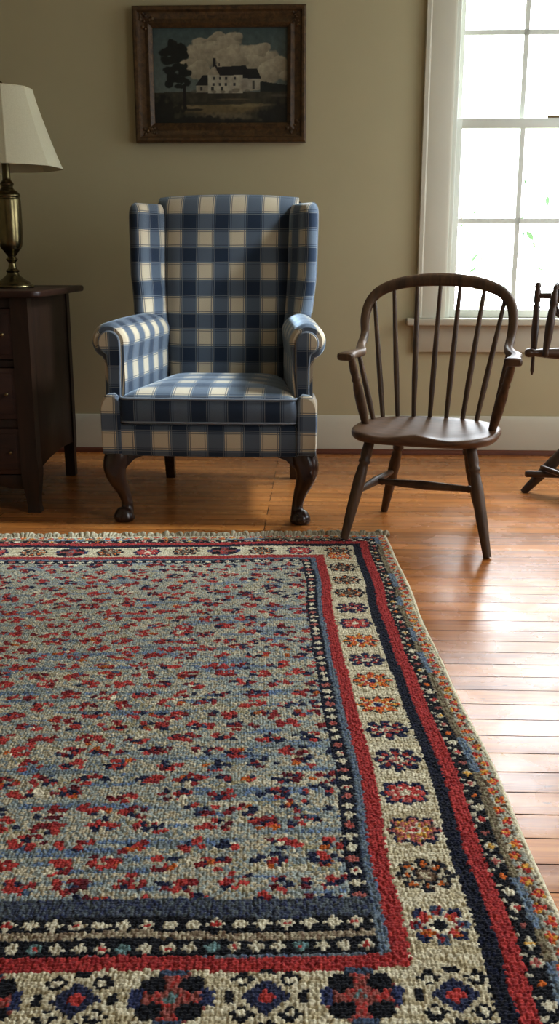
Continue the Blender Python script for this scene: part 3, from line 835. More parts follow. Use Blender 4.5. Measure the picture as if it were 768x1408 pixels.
    b.grid(R, cv=True, uv=U); b.face(R[-1], [tuple(x) for x in U[-1][:-1]])
    cu = b.build('seat_cushion', P, t, 60)
    o_ = outline(-.001)
    pp = MB(); pp.tube([(x, y-.006*max(0, 1-(x/.3)**2)*(y < -.35), .442) for x, y in np.vstack([o_, o_[:1]])], .0042, 8, cap=False)
    pp.build('piping', M['piping'], cu)
    pp = MB(); pp.tube([(x, y-.006*max(0, 1-(x/.3)**2)*(y < -.35), .362) for x, y in np.vstack([o_, o_[:1]])], .0038, 8, cap=False)
    pp.build('piping', M['piping'], cu)
    # --- legs
    for sg in (-1, 1):
        path = [(.318, -.345, .252), (.326, -.352, .228), (.334, -.360, .195), (.328, -.356, .155), (.312, -.342, .11), (.302, -.335, .07), (.301, -.336, .045), (.307, -.343, .028), (.311, -.347, .012), (.311, -.347, .0)]
        rad = [(.046, .044), (.047, .045), (.041, .040), (.033, .032), (.0235, .0235), (.0195, .0195), (.021, .022), (.031, .033), (.034, .037), (.028, .03)]
        sp = smooth_path(path, 5); rr = smooth_path([r_ for r_ in rad], 5)
        b = MB(); b.tube([(sg*x, y, z) for x, y, z in sp], [tuple(r_) for r_ in rr], 20, up=(1, 0, 0))
        # knee ear brackets
        b.build('leg', M['legwood'], t, 60)
        b = MB()
        for bx in ((-1, 0),):
            pl = [(.20, .2475), (.31, .2475), (.305, .19), (.285, .205), (.262, .228), (.235, .238)]
            b.prism([(sg*x, z) for x, z in pl], -.372, -.342, 'y', .003)
        b.build('knee_bracket', M['legwood'], t)
    for sg in (-1, 1):
        b = MB(); sec = []
        for s in np.linspace(0, 1, 8):
            z = .25*(1-s); w = .023-.005*s; y = .335+.03*s*s; x = sg*.262
            sec.append([(x-w, y-w, z), (x+w, y-w, z), (x+w, y+w, z), (x-w, y+w, z)])
        b.grid(sec, cv=True); b.face(sec[0]); b.face(sec[-1]); b.build('leg', M['legwood'], t, 30)
    return t
make_armchair()

# ------------------------------------------------------------------ Windsor armchair
def make_windsor():
    t = thing('windsor_armchair', 'brown wooden bow-back Windsor armchair with bare saddle seat before the window', 'chair', (.485, 3.14, 0), math.radians(-19))
    Wd = M['windsor']
    # saddle seat
    def outline(k):
        pts = []
        for a in np.linspace(0, 2*PI, 72, endpoint=False):
            c, s = math.cos(a), math.sin(a)
            if s >= 0: x = .236*math.copysign(abs(c)**.85, c); y = .215*abs(s)**.9
            else: x = .236*math.copysign(abs(c)**.55, c); y = -.217*abs(s)**.62+.022*math.exp(-(x/.05)**2)*0
            pts.append((x*k, y*k-.0))
        return pts
    def dish(x, y):
        r = math.hypot(x/.2, (y+.01)/.18)
        d = -.013*max(0, 1-r**2.4)
        d += .007*math.exp(-(x/.035)**2)*max(0, min(1, (-y-.05)/.15))          # pommel
        d -= .008*math.exp(-((abs(x)-.11)/.06)**2)*max(0, min(1, (-y-.08)/.12))
        return d
    b = MB(); R = []
    for z, k in ((.332, .55), (.332, .87), (.335, .94), (.342, .98), (.350, .997), (.357, 1.0), (.364, .992), (.3665, .975)):
        o = outline(k); R.append([(x, y, z+(dish(x, y) if z > .355 else 0)) for x, y in o])
    for k in (.94, .88, .8, .7, .6, .5, .4, .3, .2, .1, .02):
        o = outline(k); R.append([(x, y, .3675+dish(x, y)) for x, y in o])
    b.grid(R, cv=True); b.face(R[0]); b.face(R[-1])
    b.build('seat', M['seatw'], t, 50)
    # legs
    tops = [(-.160, -.128), (.160, -.125), (-.105, .11), (.105, .11)]
    feet = [(-.219, -.212), (.240, -.212), (-.193, .252), (.158, .236)]
    prof = [(0, .012), (.02, .0165), (.10, .0172), (.16, .0182), (.20, .0148), (.212, .0185), (.235, .0185), (.25, .0140), (.29, .0165), (.42, .0195), (.6, .0185), (.75, .0168), (.9, .0142), (1, .0125)]
    legs = []
    for (tx, ty), (fx, fy) in zip(tops, feet):
        b = MB(); p0, p1 = (tx, ty, .338), (fx, fy, .0025 if fx > -.2 or fy > 0 else .0205)
        b.turned(p0, p1, prof, 16); b.build('leg', Wd, t, 60); legs.append((Vector(p0), Vector(p1)))
    def onleg(i, s): return legs[i][0].lerp(legs[i][1], s)
    bulge = [(0, .009), (.06, .0095), (.3, .0125), (.5, .015), (.7, .0125), (.94, .0095), (1, .009)]
    mids = []
    for f, r_ in ((0, 2), (1, 3)):
        a, c = onleg(f, .53), onleg(r_, .50); b = MB(); b.turned(a, c, bulge); b.build('stretcher', Wd, t, 60); mids.append(a.lerp(c, .5))
    bulge2 = [(0, .009), (.04, .010), (.07, .0125), (.09, .010), (.3, .013), (.5, .0155), (.7, .013), (.91, .010), (.93, .0125), (.96, .010), (1, .009)]
    b = MB(); b.turned(mids[0], mids[1], bulge2); b.build('stretcher', Wd, t, 60)
    # continuous bow with arms
    half = [(.256, -.192, .602), (.255, -.165, .604), (.253, -.10, .604), (.249, -.02, .604), (.248, .07, .605), (.248, .150, .612), (.249, .198, .645), (.252, .21, .70), (.240, .225, .752), (.207, .237, .790), (.150, .244, .814), (.08, .248, .826), (0, .249, .830)]
    ox = -.018
    full = [(-x, y, z) for x, y, z in half]+[(x, y, z) for x, y, z in half[::-1][1:]]
    full = [(x+(.024 if y < -.0 else ox*min(1, y/.12)+.024*max(0, 1-y/.12)), y, z) for x, y, z in full]
    sp = smooth_path(full, 6); n = len(sp)
    b = MB(); rings = []
    prev = None
    for i, q_ in enumerate(sp):
        q_ = Vector(q_); tg = (Vector(sp[min(i+1, n-1)])-Vector(sp[max(i-1, 0)])).normalized()
        s = abs(i/(n-1)-.5)*2                         # 0 top, 1 arm tip
        # out = in-plane outward direction
        ref = Vector((0, 0, .55))+Vector((ox, .1, 0)); 
        flat = max(0, min(1, (s-.60)/.14))           # 1 on the arm
        side = Vector((1, 0, 0)) if q_.x > 0 else Vector((-1, 0, 0))
        outw = (q_-Vector((ox, .22, .66))); outw = outw-tg*outw.dot(tg); outw.normalize()
        wv = side-tg*side.dot(tg); wv.normalize()
        a = (outw*(1-flat)+wv*flat); a = (a-tg*a.dot(tg)).normalized(); c = tg.cross(a)
        tip = max(0, min(1, (s-.86)/.14))
        crest = max(0, 1-s/.5); wa = (.0145+.0075*crest)*(1-flat)+(.017+.010*math.sin(tip*PI*.62))*flat; wc = .0135*(1-flat)+.0125*flat
        if flat: pass
        if s > .985: wa *= .82; wc *= .75
        ring = []
        for j in range(16):
            an = 2*PI*j/16; cx_, sx_ = math.cos(an), math.sin(an); pw = .7-.2*flat
            ring.append(q_+a*wa*math.copysign(abs(cx_)**pw, cx_)+c*wc*math.copysign(abs(sx_)**pw, sx_))
        rings.append([tuple(x) for x in ring])
    b.grid(rings, cv=True); b.face(rings[0]); b.face(rings[-1])
    b.build('bow', Wd, t, 60)
    # long spindles
    bots = [(-.183, .150), (-.136, .170), (-.083, .184), (-.028, .189), (.029, .188), (.085, .178), (.134, .160)]
    topx = [(-.240, .223, .752), (-.174, .240, .800), (-.098, .2465, .826), (-.022, .249, .833), (.054, .2465, .826), (.132, .240, .802), (.200, .223, .755)]
    spf = [(0, .0065), (.05, .0078), (.3, .0100), (.45, .0098), (.75, .0078), (1, .0062)]
    for (x, y), tp in zip(bots, topx):
        p0 = Vector((x, y, .352)); dr = (Vector(tp)-p0).normalized()
        tp = min((Vector(q_) for q_ in sp if q_[2] > .66), key=lambda q_: ((q_-p0)-dr*(q_-p0).dot(dr)).length)
        b = MB(); b.turned(p0, tp, spf, 10); b.build('spindle', Wd, t, 60)
    for sg in (-1, 1):
        b = MB(); b.turned((sg*.199, .085, .352), (sg*.246+ox*.4, .055, .602), [(0, .007), (.3, .0105), (.7, .009), (1, .007)], 10); b.build('spindle', Wd, t, 60)
        b = MB(); b.turned((sg*.205, .000, .350), (sg*.252+.022, -.126, .598), [(0, .010), (.08, .0125), (.35, .0170), (.55, .0160), (.66, .0115), (.69, .0148), (.72, .0115), (.8, .0135), (1, .0105)], 14); b.build('arm_post', Wd, t, 60)
    return t
make_windsor()

# ------------------------------------------------------------------ spinning wheel at the right
def make_spinner():
    t = thing('spinning_wheel', 'old turned-wood spinning wheel standing under the window at the right', 'spinning wheel', (1.45, 3.75, 0), 0)
    S, Sh = M['spin'], M['spinh']
    X = lambda x: x-1.45
    # treadle-side table (slanting bench)
    b = MB(); b.prism([(X(1.19), .425), (X(1.95), .475), (X(1.95), .515), (X(1.19), .465)], -.07, .07, 'y', .006); b.build('bench', Sh, t)
    # legs
    for a, f in (((X(1.38), -.02, .45), (X(.966), -.013, 0)), ((X(1.85), -.04, .48), (X(1.98), -.16, 0)), ((X(1.85), .04, .48), (X(1.98), .17, 0))):
        b = MB(); b.turned(a, f, [(0, .016), (.08, .019), (.2, .024), (.24, .017), (.27, .022), (.5, .025), (.75, .023), (.93, .017), (1, .013)], 14); b.build('leg', S, t, 60)
    # mother-of-all: horizontal bar carrying the maidens
    b = MB(); b.turned((X(.938), -.02, .551), (X(1.34), .0, .538), [(0, .008), (.01, .014), (.035, .0175), (.07, .0155), (.09, .013), (.14, .0155), (.3, .021), (.6, .026), (.9, .024), (1, .02)], 16); b.build('mother_of_all', Sh, t, 60)
    b = MB(); b.turned((X(1.27), 0, .46), (X(1.25), 0, .56), [(0, .018), (.5, .022), (1, .018)], 14); b.build('bar_support', S, t, 60)
    # maidens
    b = MB(); b.turned((X(.981), .018, .812), (X(.979), .018, .462), [(0, .004), (.01, .009), (.04, .012), (.07, .0085), (.09, .012), (.2, .013), (.23, .009), (.26, .0135), (.34, .0115), (.5, .0145), (.72, .0115), (.745, .009), (.77, .006), (.86, .0065), (.95, .0075), (1, .003)], 14); b.build('maiden', S, t, 60)
    b = MB(); b.turned((X(1.028), -.06, .806), (X(1.006), -.05, .535), [(0, .003), (.02, .008), (.05, .0105), (.08, .007), (.1, .011), (.2, .0145), (.27, .0155), (.31, .011), (.34, .0145), (.55, .0165), (.8, .0135), (.93, .011), (.97, .013), (1, .006)], 14); b.build('maiden', S, t, 60)
    # flyer: spindle, whorl, arms, bobbin
    b = MB(); b.turned((X(.972), .016, .762), (X(1.36), .016, .762), [(0, .006), (.03, .0105), (.3, .0115), (.7, .0115), (1, .006)], 12); b.build('spindle', Sh, t, 60)
    b = MB(); b.tube([(X(1.045), .016, .772), (X(1.05), .016, .772), (X(1.068), .016, .772), (X(1.073), .016, .772)], [.034, .040, .040, .034], 28); b.build('whorl', S, t, 40)
    for sg in (-1, 1):
        b = MB(); b.tube(smooth_path([(X(1.08), .016, .762+sg*.0), (X(1.05), .016+sg*.012, .728), (X(1.07), .016+sg*.035, .69), (X(1.13), .016+sg*.05, .672), (X(1.28), .016+sg*.055, .668)], 5), [.0075]*21, 10); b.build('flyer_arm', S, t, 60)
    b = MB(); b.tube([(X(1.13), .016, .762), (X(1.14), .016, .762), (X(1.145), .016, .762), (X(1.27), .016, .762), (X(1.275), .016, .762), (X(1.29), .016, .762)], [.032, .034, .018, .018, .034, .03], 20); b.build('bobbin', S, t, 40)
    b = MB(); b.turned((X(1.30), .02, .552), (X(1.31), .02, .80), [(0, .012), (.2, .016), (.5, .012), (.8, .015), (1, .006)], 12); b.build('maiden', S, t, 60)
    # drive wheel
    cx_, cz_, r_ = X(1.75), .80, .27
    b = MB(); R = []
    for k in range(64):
        a = 2*PI*k/64; R.append([(cx_+(r_+dr)*math.cos(a), dy, cz_+(r_+dr)*math.sin(a)) for dr, dy in ((-.025, -.018), (0, -.02), (.004, -.008), (-.002, 0), (.004, .008), (0, .02), (-.025, .018))])
    b.grid(R, cu=True, cv=True); b.build('wheel_rim', S, t, 40)
    for k in range(10):
        a = 2*PI*k/10+.1; b = MB(); b.turned((cx_+.03*math.cos(a), 0, cz_+.03*math.sin(a)), (cx_+(r_-.02)*math.cos(a), 0, cz_+(r_-.02)*math.sin(a)), [(0, .008), (.3, .012), (.5, .008), (.7, .012), (1, .007)], 10); b.build('spoke', S, t, 60)
    b = MB(); b.tube([(cx_, -.06, cz_), (cx_, -.045, cz_), (cx_, -.03, cz_), (cx_, .03, cz_), (cx_, .045, cz_), (cx_, .06, cz_)], [.012, .03, .036, .036, .03, .012], 20); b.build('hub', S, t, 60)
    for sg in (-1, 1):
        b = MB(); b.turned((cx_, sg*.062, .49), (cx_, sg*.075, .86), [(0, .016), (.2, .02), (.3, .014), (.5, .018), (.8, .014), (.9, .018), (1, .01)], 12); b.build('wheel_post', S, t, 60)
    # treadle
    b = MB(); b.turned((X(.962), -.045, .083), (X(1.55), -.045, .066), [(0, .009), (.01, .0135), (.3, .0145), (.9, .013), (1, .009)], 12); b.build('treadle_bar', Sh, t, 60)
    b = MB(); b.turned((X(1.028), -.03, .107), (X(1.10), -.20, .098), [(0, .007), (.06, .0095), (.5, .0105), (.95, .0095), (1, .007)], 12); b.build('treadle_rod', Sh, t, 60)
    b = MB(); b.prism([(X(1.052), -.02), (X(1.075), -.015), (X(1.27), -.26), (X(1.12), -.29), (X(1.095), -.19)], .085, .101, 'z', .004); b.build('treadle', Sh, t)
    return t
make_spinner()

# ------------------------------------------------------------------ chest of drawers
def make_chest():
    t = thing('chest_of_drawers', 'dark mahogany chest of drawers in the shadow under the brass lamp', 'chest of drawers', (-1.335, 3.76, 0), math.radians(-.6))
    Wd, Wf = M['chest'], M['chesth']
    hw, yf, yb = .465, -.335, .335; zt = .768
    # posts that run down into legs
    for sx in (-1, 1):
        for y, fr in ((yf, True), (yb, False)):
            b = MB(); sec = []
            for z, k, dx, dy in ((zt, 1, 0, 0), (.20, 1, 0, 0), (.15, 1.08, .004, -.004), (.10, .96, .003, -.003), (.05, .76, .004, -.004), (.02, .72, .007, -.008), (0, .80, .009, -.010)):
                w = .030*k; xx = sx*(hw-.03+dx); yy = (y+.03+dy) if fr else (y-.03-dy)
                if not fr: w = .024*(1 if z > .12 else .85); xx = sx*(hw-.026); yy = y-.026
                sec.append([(xx-w, yy-w, z), (xx+w, yy-w, z), (xx+w, yy+w, z), (xx-w, yy+w, z)])
            b.grid(sec, cv=True); b.face(sec[0]); b.face(sec[-1]); b.build('leg', Wd, t, 30)
    for sx in (-1, 1):
        MB().prism([(yf+.05, .145), (-.1, .16), (.1, .16), (yb-.04, .145), (yb-.04, zt), (yf+.05, zt)], sx*(hw-.012)-.008, sx*(hw-.012)+.004, 'x', .002).build('side_panel', Wd, t)
    MB().box((-hw+.03, yb-.03, .14), (hw-.03, yb-.015, zt), .001).build('back_panel', Wd, t)
    # front frame: rails between drawers and scalloped apron
    b = MB()
    for z0, z1 in ((.733, zt), (.528, .552), (.312, .340)): b.box((-hw+.045, yf+.012, z0), (hw-.045, yf+.04, z1), .002)
    b.build('drawer_rail', Wd, t)
    ap = [(-hw+.05, .138), (hw-.05, .138)]+[(x, .138-.052+.034*math.cos(x/(hw-.05)*PI*.5)**.6-(.012 if abs(x) > .3 else 0)*math.sin((abs(x)-.3)/.115*PI)) for x in np.linspace(hw-.05, -hw+.05, 30)]
    MB().prism(ap, yf+.010, yf+.03, 'y', .002).build('apron', Wd, t)
    for z0, z1 in ((.555, .730), (.343, .525), (.142, .309)):
        d = MB(); d.box((-.412, yf+.004, z0), (.412, yf+.34, z1), .003)
        d.box((-.395, yf+.001, z0+.017), (.395, yf+.01, z1-.017), .004)
        do = d.build('drawer', Wf, t)
        for sx in (-1, 1):
            k = MB(); zc = (z0+z1)/2
            k.tube([(sx*.375, yf+.002, zc), (sx*.375, yf-.006, zc), (sx*.375, yf-.012, zc), (sx*.375, yf-.016, zc), (sx*.375, yf-.018, zc)], [.004, .0035, .007, .006, .002], 14); k.build('knob', M['brassdark'], do, 60)
    # top with moulded edge and rounded, slightly serpentine front
    pts = []
    X1 = hw+.055
    for a in np.linspace(-PI/2, 0, 7): pts.append((X1-.035+.035*math.cos(a), yf-.04+.035+.035*math.sin(a)))
    pts += [(X1, yb+.02), (-X1, yb+.02)]
    for a in np.linspace(PI, PI*1.5, 7): pts.append((-X1+.035+.035*math.cos(a), yf-.04+.035+.035*math.sin(a)))
    for x in np.linspace(-.42, .42, 25): pts.append((x, yf-.04-.010*math.cos(x/.42*PI)-.010+.0))
    b = MB(); b.prism(pts, .768, .792, 'z', .008, 4); b.build('top', Wf, t)
    return t
make_chest()

# ------------------------------------------------------------------ lamp
def make_lamp():
    t = thing('table_lamp', 'brass urn table lamp with cream bell shade on the dark chest', 'lamp', (-1.0, 3.74, .792), 0)
    br = M['brass']
    def sm(p, n=4): return [(r, z) for r, z in smooth_path(p, n)]
    MB().lathe(sm([(.074, 0), (.076, .004), (.074, .010), (.066, .014), (.058, .022), (.040, .034), (.026, .046), (.020, .056)]), 48).build('base', br, t, 35)
    MB().lathe(sm([(.020, .056), (.026, .062), (.017, .070), (.013, .084), (.013, .092), (.022, .104), (.014, .112), (.020, .122), (.028, .132)], 4), 40).build('baluster', br, t, 35)
    MB().lathe(sm([(.024, .130), (.036, .142), (.043, .162), (.0455, .20), (.046, .26), (.0455, .312), (.043, .322), (.046, .330), (.043, .337), (.036, .345), (.024, .354), (.020, .364)], 4), 48).build('urn_body', br, t, 35)
    MB().lathe(sm([(.020, .362), (.025, .372), (.018, .382), (.0145, .392), (.0145, .45), (.017, .47), (.017, .50)], 3), 32).build('stem', br, t, 35)
    # harp and finial hold the shade
    b = MB(); b.tube(smooth_path([(.016, 0, .47), (.05, 0, .53), (.052, 0, .60), (.03, 0, .675), (0, 0, .69), (-.03, 0, .675), (-.052, 0, .60), (-.05, 0, .53), (-.016, 0, .47)], 5), .0022, 8); b.build('harp', M['brassdark'], t)
    MB().lathe(sm([(.003, .688), (.006, .70), (.010, .708), (.007, .717), (.002, .722)], 3), 20).build('finial', br, t)
    MB().lathe(sm([(.004, .50), (.012, .51), (.028, .55), (.030, .575), (.02, .60), (.003, .605)], 3), 24).build('bulb', M['white'], t)
    # bell shade, eight soft panels
    prof = [(.204, .428), (.190, .462), (.168, .52), (.147, .58), (.127, .64), (.112, .695)]
    pr = smooth_path(prof, 5)
    def wob(u):
        t_ = (u*8-.355) % 1
        return 1-.6*(1-math.cos(PI/8)/math.cos((t_-.5)*PI/4))+.006*max(0, 1-min(t_, 1-t_)/.03)
    b = MB(); b.lathe([(r, z) for r, z in pr]+[(r-.0022, z) for r, z in pr[::-1]], 320, cap=False, wob=wob)
    sh = b.build('shade', M['shade'], t, 50)
    for r, z in ((.2045, .428), (.1115, .695)):
        tr = MB(); tr.tube([(r*wob(a/2/PI)*math.cos(a), r*wob(a/2/PI)*math.sin(a), z) for a in np.linspace(0, 2*PI, 129)], .0022, 8, cap=False)
        tr.build('shade_trim', M['shade'], sh)
    sp = MB()
    for k in range(3):
        a = 2*PI*k/3+.5; sp.tube([(0, 0, .69), (.110*math.cos(a), .110*math.sin(a), .69)], .0018, 6)
    sp.build('shade_spider', M['brassdark'], sh)
    return t
make_lamp()

# ------------------------------------------------------------------ painting
def make_painting():
    t = thing('framed_painting', 'gilt-framed oil painting of a white farmhouse, hung above the armchair', 'painting', (0, 0, 0), 0)
    room(t)
    x0, x1, z0, z1 = -.630, .116, 1.394, 1.942
    fw = .082
    prof = [(0, 0), (0, -.040), (.008, -.048), (.018, -.046), (.024, -.036), (.036, -.030), (.050, -.026), (.060, -.030), (.066, -.033), (.072, -.028), (.078, -.022), (fw, -.018), (fw, -.004)]
    b = MB(); rings = []
    for cx_, cz_, sx, sz in ((x0, z0, 1, 1), (x1, z0, -1, 1), (x1, z1, -1, -1), (x0, z1, 1, -1)):
        rings.append([(cx_+sx*w, d-.003, cz_+sz*w) for w, d in prof])
    b.grid(rings, cu=True)
    fr = b.build('picture_frame', M['gilt'], t, 25)
    # worn corner ornaments
    rg = random.Random(3)
    for cx_, cz_, sx, sz in ((x0, z0, 1, 1), (x1, z0, -1, 1), (x1, z1, -1, -1), (x0, z1, 1, -1)):
        b = MB()
        for k in range(16):
            u, w = rg.uniform(.02, .09), rg.uniform(.02, .06)
            if rg.random() < .5: u, w = w, u
            r_ = rg.uniform(.005, .010)
            bm = bmesh.new(); bmesh.ops.create_icosphere(bm, subdivisions=1, radius=r_); bmesh.ops.translate(bm, vec=(cx_+sx*u, -.032, cz_+sz*w), verts=bm.verts[:]); b.add_bm(bm)
        b.build('corner_ornament', M['gilt'], fr, 60)
    MB().box((-.272, -.0225, z0+.010), (-.232, -.040, z0+.019), .001).build('title_plate', M['brassdark'], fr)
    # canvas with painted scene as vertex colours
    nx, nz = 300, 210
    a0, a1, c0, c1 = x0+fw-.006, x1-fw+.006, z0+fw-.006, z1-fw+.006
    u, v = np.meshgrid(np.linspace(0, 1, nx), np.linspace(0, 1, nz), indexing='ij')    # v up
    y = 1-v                                                                          # y down, as seen
    def fbm(s, seed, sx=1, sy=1, oct_=4):
        out = np.zeros_like(u); amp = 1; tot = 0
        for o in range(oct_):
            g = np.random.default_rng(seed+o); k = int(s*2**o)+2
            A = g.random((int(k*sx)+3, int(k*sy)+3)); X = u*k*sx*.98; Y = y*k*sy*.98
            xi, yi = X.astype(int), Y.astype(int); fx, fy = X-xi, Y-yi; fx = fx*fx*(3-2*fx); fy = fy*fy*(3-2*fy)
            out += amp*((A[xi, yi]*(1-fx)+A[xi+1, yi]*fx)*(1-fy)+(A[xi, yi+1]*(1-fx)+A[xi+1, yi+1]*fx)*fy); tot += amp; amp *= .5
        return out/tot
    n1, n2, n3 = fbm(4, 1), fbm(9, 20), fbm(30, 40, 1, .5, 2)
    col = np.zeros((nx, nz, 3))
    sky_t, sky_b = np.array((.075, .115, .115)), np.array((.155, .185, .165))
    col[:] = sky_t+(sky_b-sky_t)*np.clip(y/.66, 0, 1)[..., None]
    # cloud bank as overlapping puffs
    dens = np.zeros_like(u); lit = np.zeros_like(u)
    rg2 = np.random.default_rng(4)
    puffs = [(.50, .13, .06), (.44, .14, .04), (.60, .12, .07), (.64, .10, .04), (.56, .22, .10), (.36, .18, .07), (.30, .26, .07), (.34, .30, .10), (.45, .30, .12), (.62, .30, .10), (.72, .30, .10), (.80, .26, .08), (.83, .22, .05), (.88, .32, .08), (.94, .36, .07), (.76, .40, .12), (.92, .44, .10), (.55, .40, .15), (.26, .40, .08), (.98, .50, .06), (.35, .45, .1), (.85, .5, .1)]
    for px, py, r in puffs:
        dd = np.hypot((u-px)*1.05, (y-py)*.85)/r+(n2-.5)*.9+(n1-.5)*.3
        m = np.clip((1-dd)*5, 0, 1); dens = np.maximum(dens, m)
        l = np.clip(.62+.45*((py-y)/r)*.7+.2*((px-u)/r), .2, 1.05); lit = np.where(m > .3, np.maximum(lit*.45, l), lit)
    dens *= np.clip((.66-y)*12, 0, 1)
    cl = np.array((.46, .41, .30))*(.42+.62*lit*(.75+.5*n2))[..., None]
    col = col*(1-dens[..., None])+cl*dens[..., None]
    # distant tree line on the right, dark meadow
    tl = .57+.03*(n2-.5)*4-.02*np.sin(u*17)
    m = (y > tl) & (u > .79); col[m] = np.array((.020, .026, .020))
    hz = .665-.01*(n1-.5)
    m = y > hz; g = np.array((.050, .045, .028))*(.6+.9*n3)[..., None]; col[m] = g[m]
    # pale path / field
    def blob(px, py, rx, ry, c, s=.8, k=5):
        nonlocal col
        dd = np.hypot((u-px)/rx, (y-py)/ry)+(n3-.5)*.8+(n2-.5)*.5; a = (np.clip((1-dd)*k, 0, 1)*s)[..., None]; col = col*(1-a)+np.array(c)*a
    blob(.50, .83, .42, .07, (.21, .16, .075), .8, 2); blob(.72, .80, .22, .025, (.27, .22, .12), .7, 2); blob(.23, .82, .12, .03, (.28, .22, .12), .7, 3)
    blob(.55, .92, .22, .05, (.24, .20, .12), .65, 2); blob(.60, .74, .15, .012, (.17, .14, .08), .6, 2); blob(.42, .78, .30, .02, (.03, .03, .022), .8, 3)
    blob(.95, .70, .14, .02, (.15, .13, .09), .6, 2)
    blob(.08, .86, .14, .16, (.012, .014, .010), .95, 3); blob(.95, .90, .24, .13, (.016, .017, .013), .95, 3); blob(.3, .97, .4, .06, (.014, .014, .010), .9, 3); blob(.30, .845, .07, .012, (.02, .018, .012), .9)
    blob(.72, .99, .3, .05, (.016, .016, .012), .9, 3)
    # house
    def poly(pts, c, jitter=.12):
        P_ = pts; ins = np.zeros(u.shape, bool); k = len(P_)
        for i in range(k):
            ax, ay = P_[i]; bx_, by_ = P_[(i+1) % k]
            cnd = ((ay > y) != (by_ > y)) & (u < (bx_-ax)*(y-ay)/((by_-ay) if abs(by_-ay) > 1e-9 else 1e-9)+ax); ins ^= cnd
        cc = np.array(c)*(1-jitter+2*jitter*n3)[..., None]; col[ins] = cc[ins]
    poly([(.32, .59), (.41, .59), (.41, .665), (.32, .67)], (.36, .33, .25))
    poly([(.315, .595), (.37, .49), (.42, .49), (.42, .595)], (.020, .020, .019))
    poly([(.405, .485), (.665, .485), (.665, .675), (.405, .675)], (.45, .42, .33))
    poly([(.395, .49), (.455, .39), (.475, .40), (.475, .49)], (.36, .32, .24))
    poly([(.463, .41), (.685, .395), (.72, .49), (.50, .495)], (.020, .020, .020))
    poly([(.455, .39), (.47, .385), (.51, .495), (.495, .495)], (.03, .028, .026))
    poly([(.655, .52), (.79, .52), (.79, .645), (.655, .66)], (.37, .34, .27))
    poly([(.66, .43), (.77, .43), (.80, .53), (.665, .525)], (.018, .018, .018))
    poly([(.445, .32), (.465, .32), (.468, .40), (.447, .41)], (.03, .026, .024)); poly([(.485, .37), (.495, .37), (.495, .40), (.485, .40)], (.03, .026, .024))
    for wx in (.445, .49, .535, .60): poly([(wx, .51), (wx+.015, .51), (wx+.015, .54), (wx, .54)], (.05, .05, .05)); poly([(wx-.005, .57), (wx+.012, .57), (wx+.012, .60), (wx-.005, .60)], (.05, .05, .05))
    for wx in (.43, .50): poly([(wx, .61), (wx+.02, .61), (wx+.02, .65), (wx, .65)], (.05, .05, .045))
    poly([(.735, .55), (.75, .55), (.75, .64), (.735, .64)], (.07, .07, .06)); poly([(.35, .61), (.365, .61), (.365, .65), (.35, .65)], (.06, .06, .05))
    for px, py, r in ((.45, .66, .02), (.52, .66, .022), (.61, .65, .03), (.57, .665, .02), (.30, .66, .03), (.70, .655, .025)): blob(px, py, r, r*.9, (.10, .09, .055), .6, 3)
    # tree at the left
    poly([(.222, .58), (.242, .58), (.248, .84), (.222, .84)], (.014, .013, .010))
    for px, py, rx, ry in ((.15, .17, .035, .05), (.14, .25, .08, .06), (.21, .22, .05, .05), (.16, .33, .09, .05), (.22, .29, .055, .05), (.12, .36, .04, .03), (.20, .40, .07, .05), (.13, .44, .05, .05), (.24, .47, .05, .06), (.16, .52, .07, .06), (.22, .54, .06, .05), (.12, .58, .04, .05), (.25, .56, .035, .05), (.19, .60, .05, .03)):
        blob(px, py, rx, ry, (.013, .017, .013), 1.0, 5)
    col *= (.85+.3*n3)[..., None]*.82
    me = bpy.data.meshes.new('canvas')
    co_ = np.stack([a0+(a1-a0)*u, np.full_like(u, -.010)+(n3-.5)*.0006, c0+(c1-c0)*v], -1).reshape(-1, 3)
    idx = np.arange(nx*nz).reshape(nx, nz)
    quads = np.stack([idx[:-1, :-1], idx[1:, :-1], idx[1:, 1:], idx[:-1, 1:]], -1).reshape(-1, 4)
    me.from_pydata(co_.tolist(), [], quads.tolist())
    at = me.attributes.new('paint', 'FLOAT_COLOR', 'POINT'); vc = np.ones((nx*nz, 4), np.float32); vc[:, :3] = np.clip(col, 0, 1).reshape(-1, 3)
    at.data.foreach_set('color', vc.ravel()); me.shade_smooth(); me.materials.append(M['canvas'])
    o = bpy.data.objects.new('canvas', me); C.objects.link(o); o.parent = t
    o['label'] = 'painted canvas of a pale farmhouse, dark tree and clouds'
make_painting()

# ------------------------------------------------------------------ light
wd = bpy.data.worlds.new('sky'); bpy.context.scene.world = wd; wd.use_nodes = True
bg = wd.node_tree.nodes['Background']; bg.inputs[0].default_value = (.95, .98, 1.06, 1)
_nt = wd.node_tree; _tc = _nt.nodes.new('ShaderNodeTexCoord'); _sp = _nt.nodes.new('ShaderNodeSeparateXYZ'); _nt.links.new(_tc.outputs['Generated'], _sp.inputs[0])
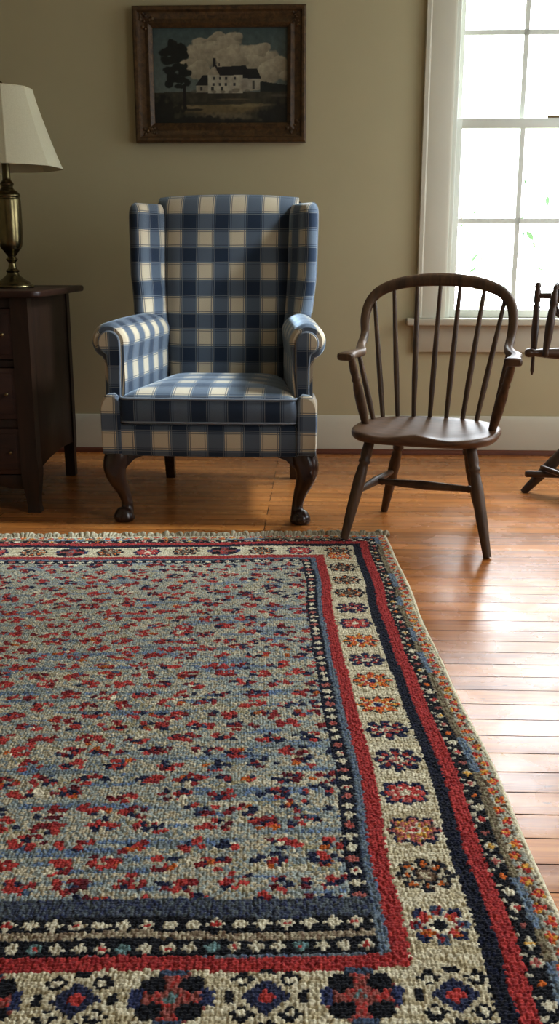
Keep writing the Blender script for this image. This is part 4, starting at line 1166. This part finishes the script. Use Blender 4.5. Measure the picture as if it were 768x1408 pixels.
# overcast: brighter overhead, and brighter on the garden side than on the shaded side of the house
_z = mth(_nt, 'ADD', 1.0, mth(_nt, 'MULTIPLY', mth(_nt, 'MAXIMUM', _sp.outputs[2], 0.0), 1.3))
_y = mth(_nt, 'ADD', 6.5, mth(_nt, 'MULTIPLY', mth(_nt, 'MAXIMUM', _sp.outputs[1], 0.0), 6.0))
_nt.links.new(mth(_nt, 'MULTIPLY', _z, _y), bg.inputs[1])
def portal(name, mtx, sx, sz):
    l = bpy.data.lights.new(name, 'AREA'); l.shape = 'RECTANGLE'; l.size = sx; l.size_y = sz; l.cycles.is_portal = True
    o = bpy.data.objects.new(name, l); C.objects.link(o); o.matrix_world = mtx; return o
RM = Matrix.Translation(RO) @ Matrix.Rotation(TH, 4, 'Z')
portal('window_daylight', RM @ Matrix.Translation(((WX0+WX1)/2, .17, (WZ0+WZ1)/2)) @ Matrix.Rotation(-PI/2, 4, 'X'), WX1-WX0, WZ1-WZ0)
for ya, yb_ in SIDE:
    portal('side_window_daylight', RM @ Matrix.Translation((XR+.17, (ya+yb_)/2, (SZ0+SZ1)/2)) @ Matrix.Rotation(PI/2, 4, 'Z') @ Matrix.Rotation(PI/2, 4, 'X'), yb_-ya, SZ1-SZ0)
# added fill: weak warm lamp behind the viewer, lifts the front faces
l = bpy.data.lights.new('rear_fill_light', 'AREA'); l.shape = 'RECTANGLE'; l.size = 2.6; l.size_y = 1.8; l.energy = 4; l.color = (1, .93, .82)
o = bpy.data.objects.new('rear_fill_light', l); C.objects.link(o); o.location = (.6, -2.3, 1.9); o.rotation_euler = (math.radians(78), 0, math.radians(6))

# added cool lamp high on the right, aimed to brighten the armchair seat
l = bpy.data.lights.new('seat_fill_light', 'AREA'); l.shape = 'RECTANGLE'; l.size = .8; l.size_y = .6; l.energy = 11; l.color = (.78, .91, 1); l.spread = math.radians(30)
o = bpy.data.objects.new('seat_fill_light', l); C.objects.link(o); o.location = (1.9, 3.32, 2.6)
o.rotation_euler = (Vector((-.32, 3.48, .50))-o.location).to_track_quat('-Z', 'Y').to_euler()
sc = bpy.context.scene
sc.view_settings.view_transform = 'Standard'; sc.view_settings.look = 'None'
sc.view_settings.exposure = -0.30; sc.view_settings.gamma = .83
sc.cycles.use_denoising = True
sc.cycles.max_bounces = 8; sc.cycles.diffuse_bounces = 5; sc.cycles.glossy_bounces = 4
sc.cycles.sample_clamp_indirect = 6
sc.cycles.caustics_reflective = False; sc.cycles.caustics_refractive = False
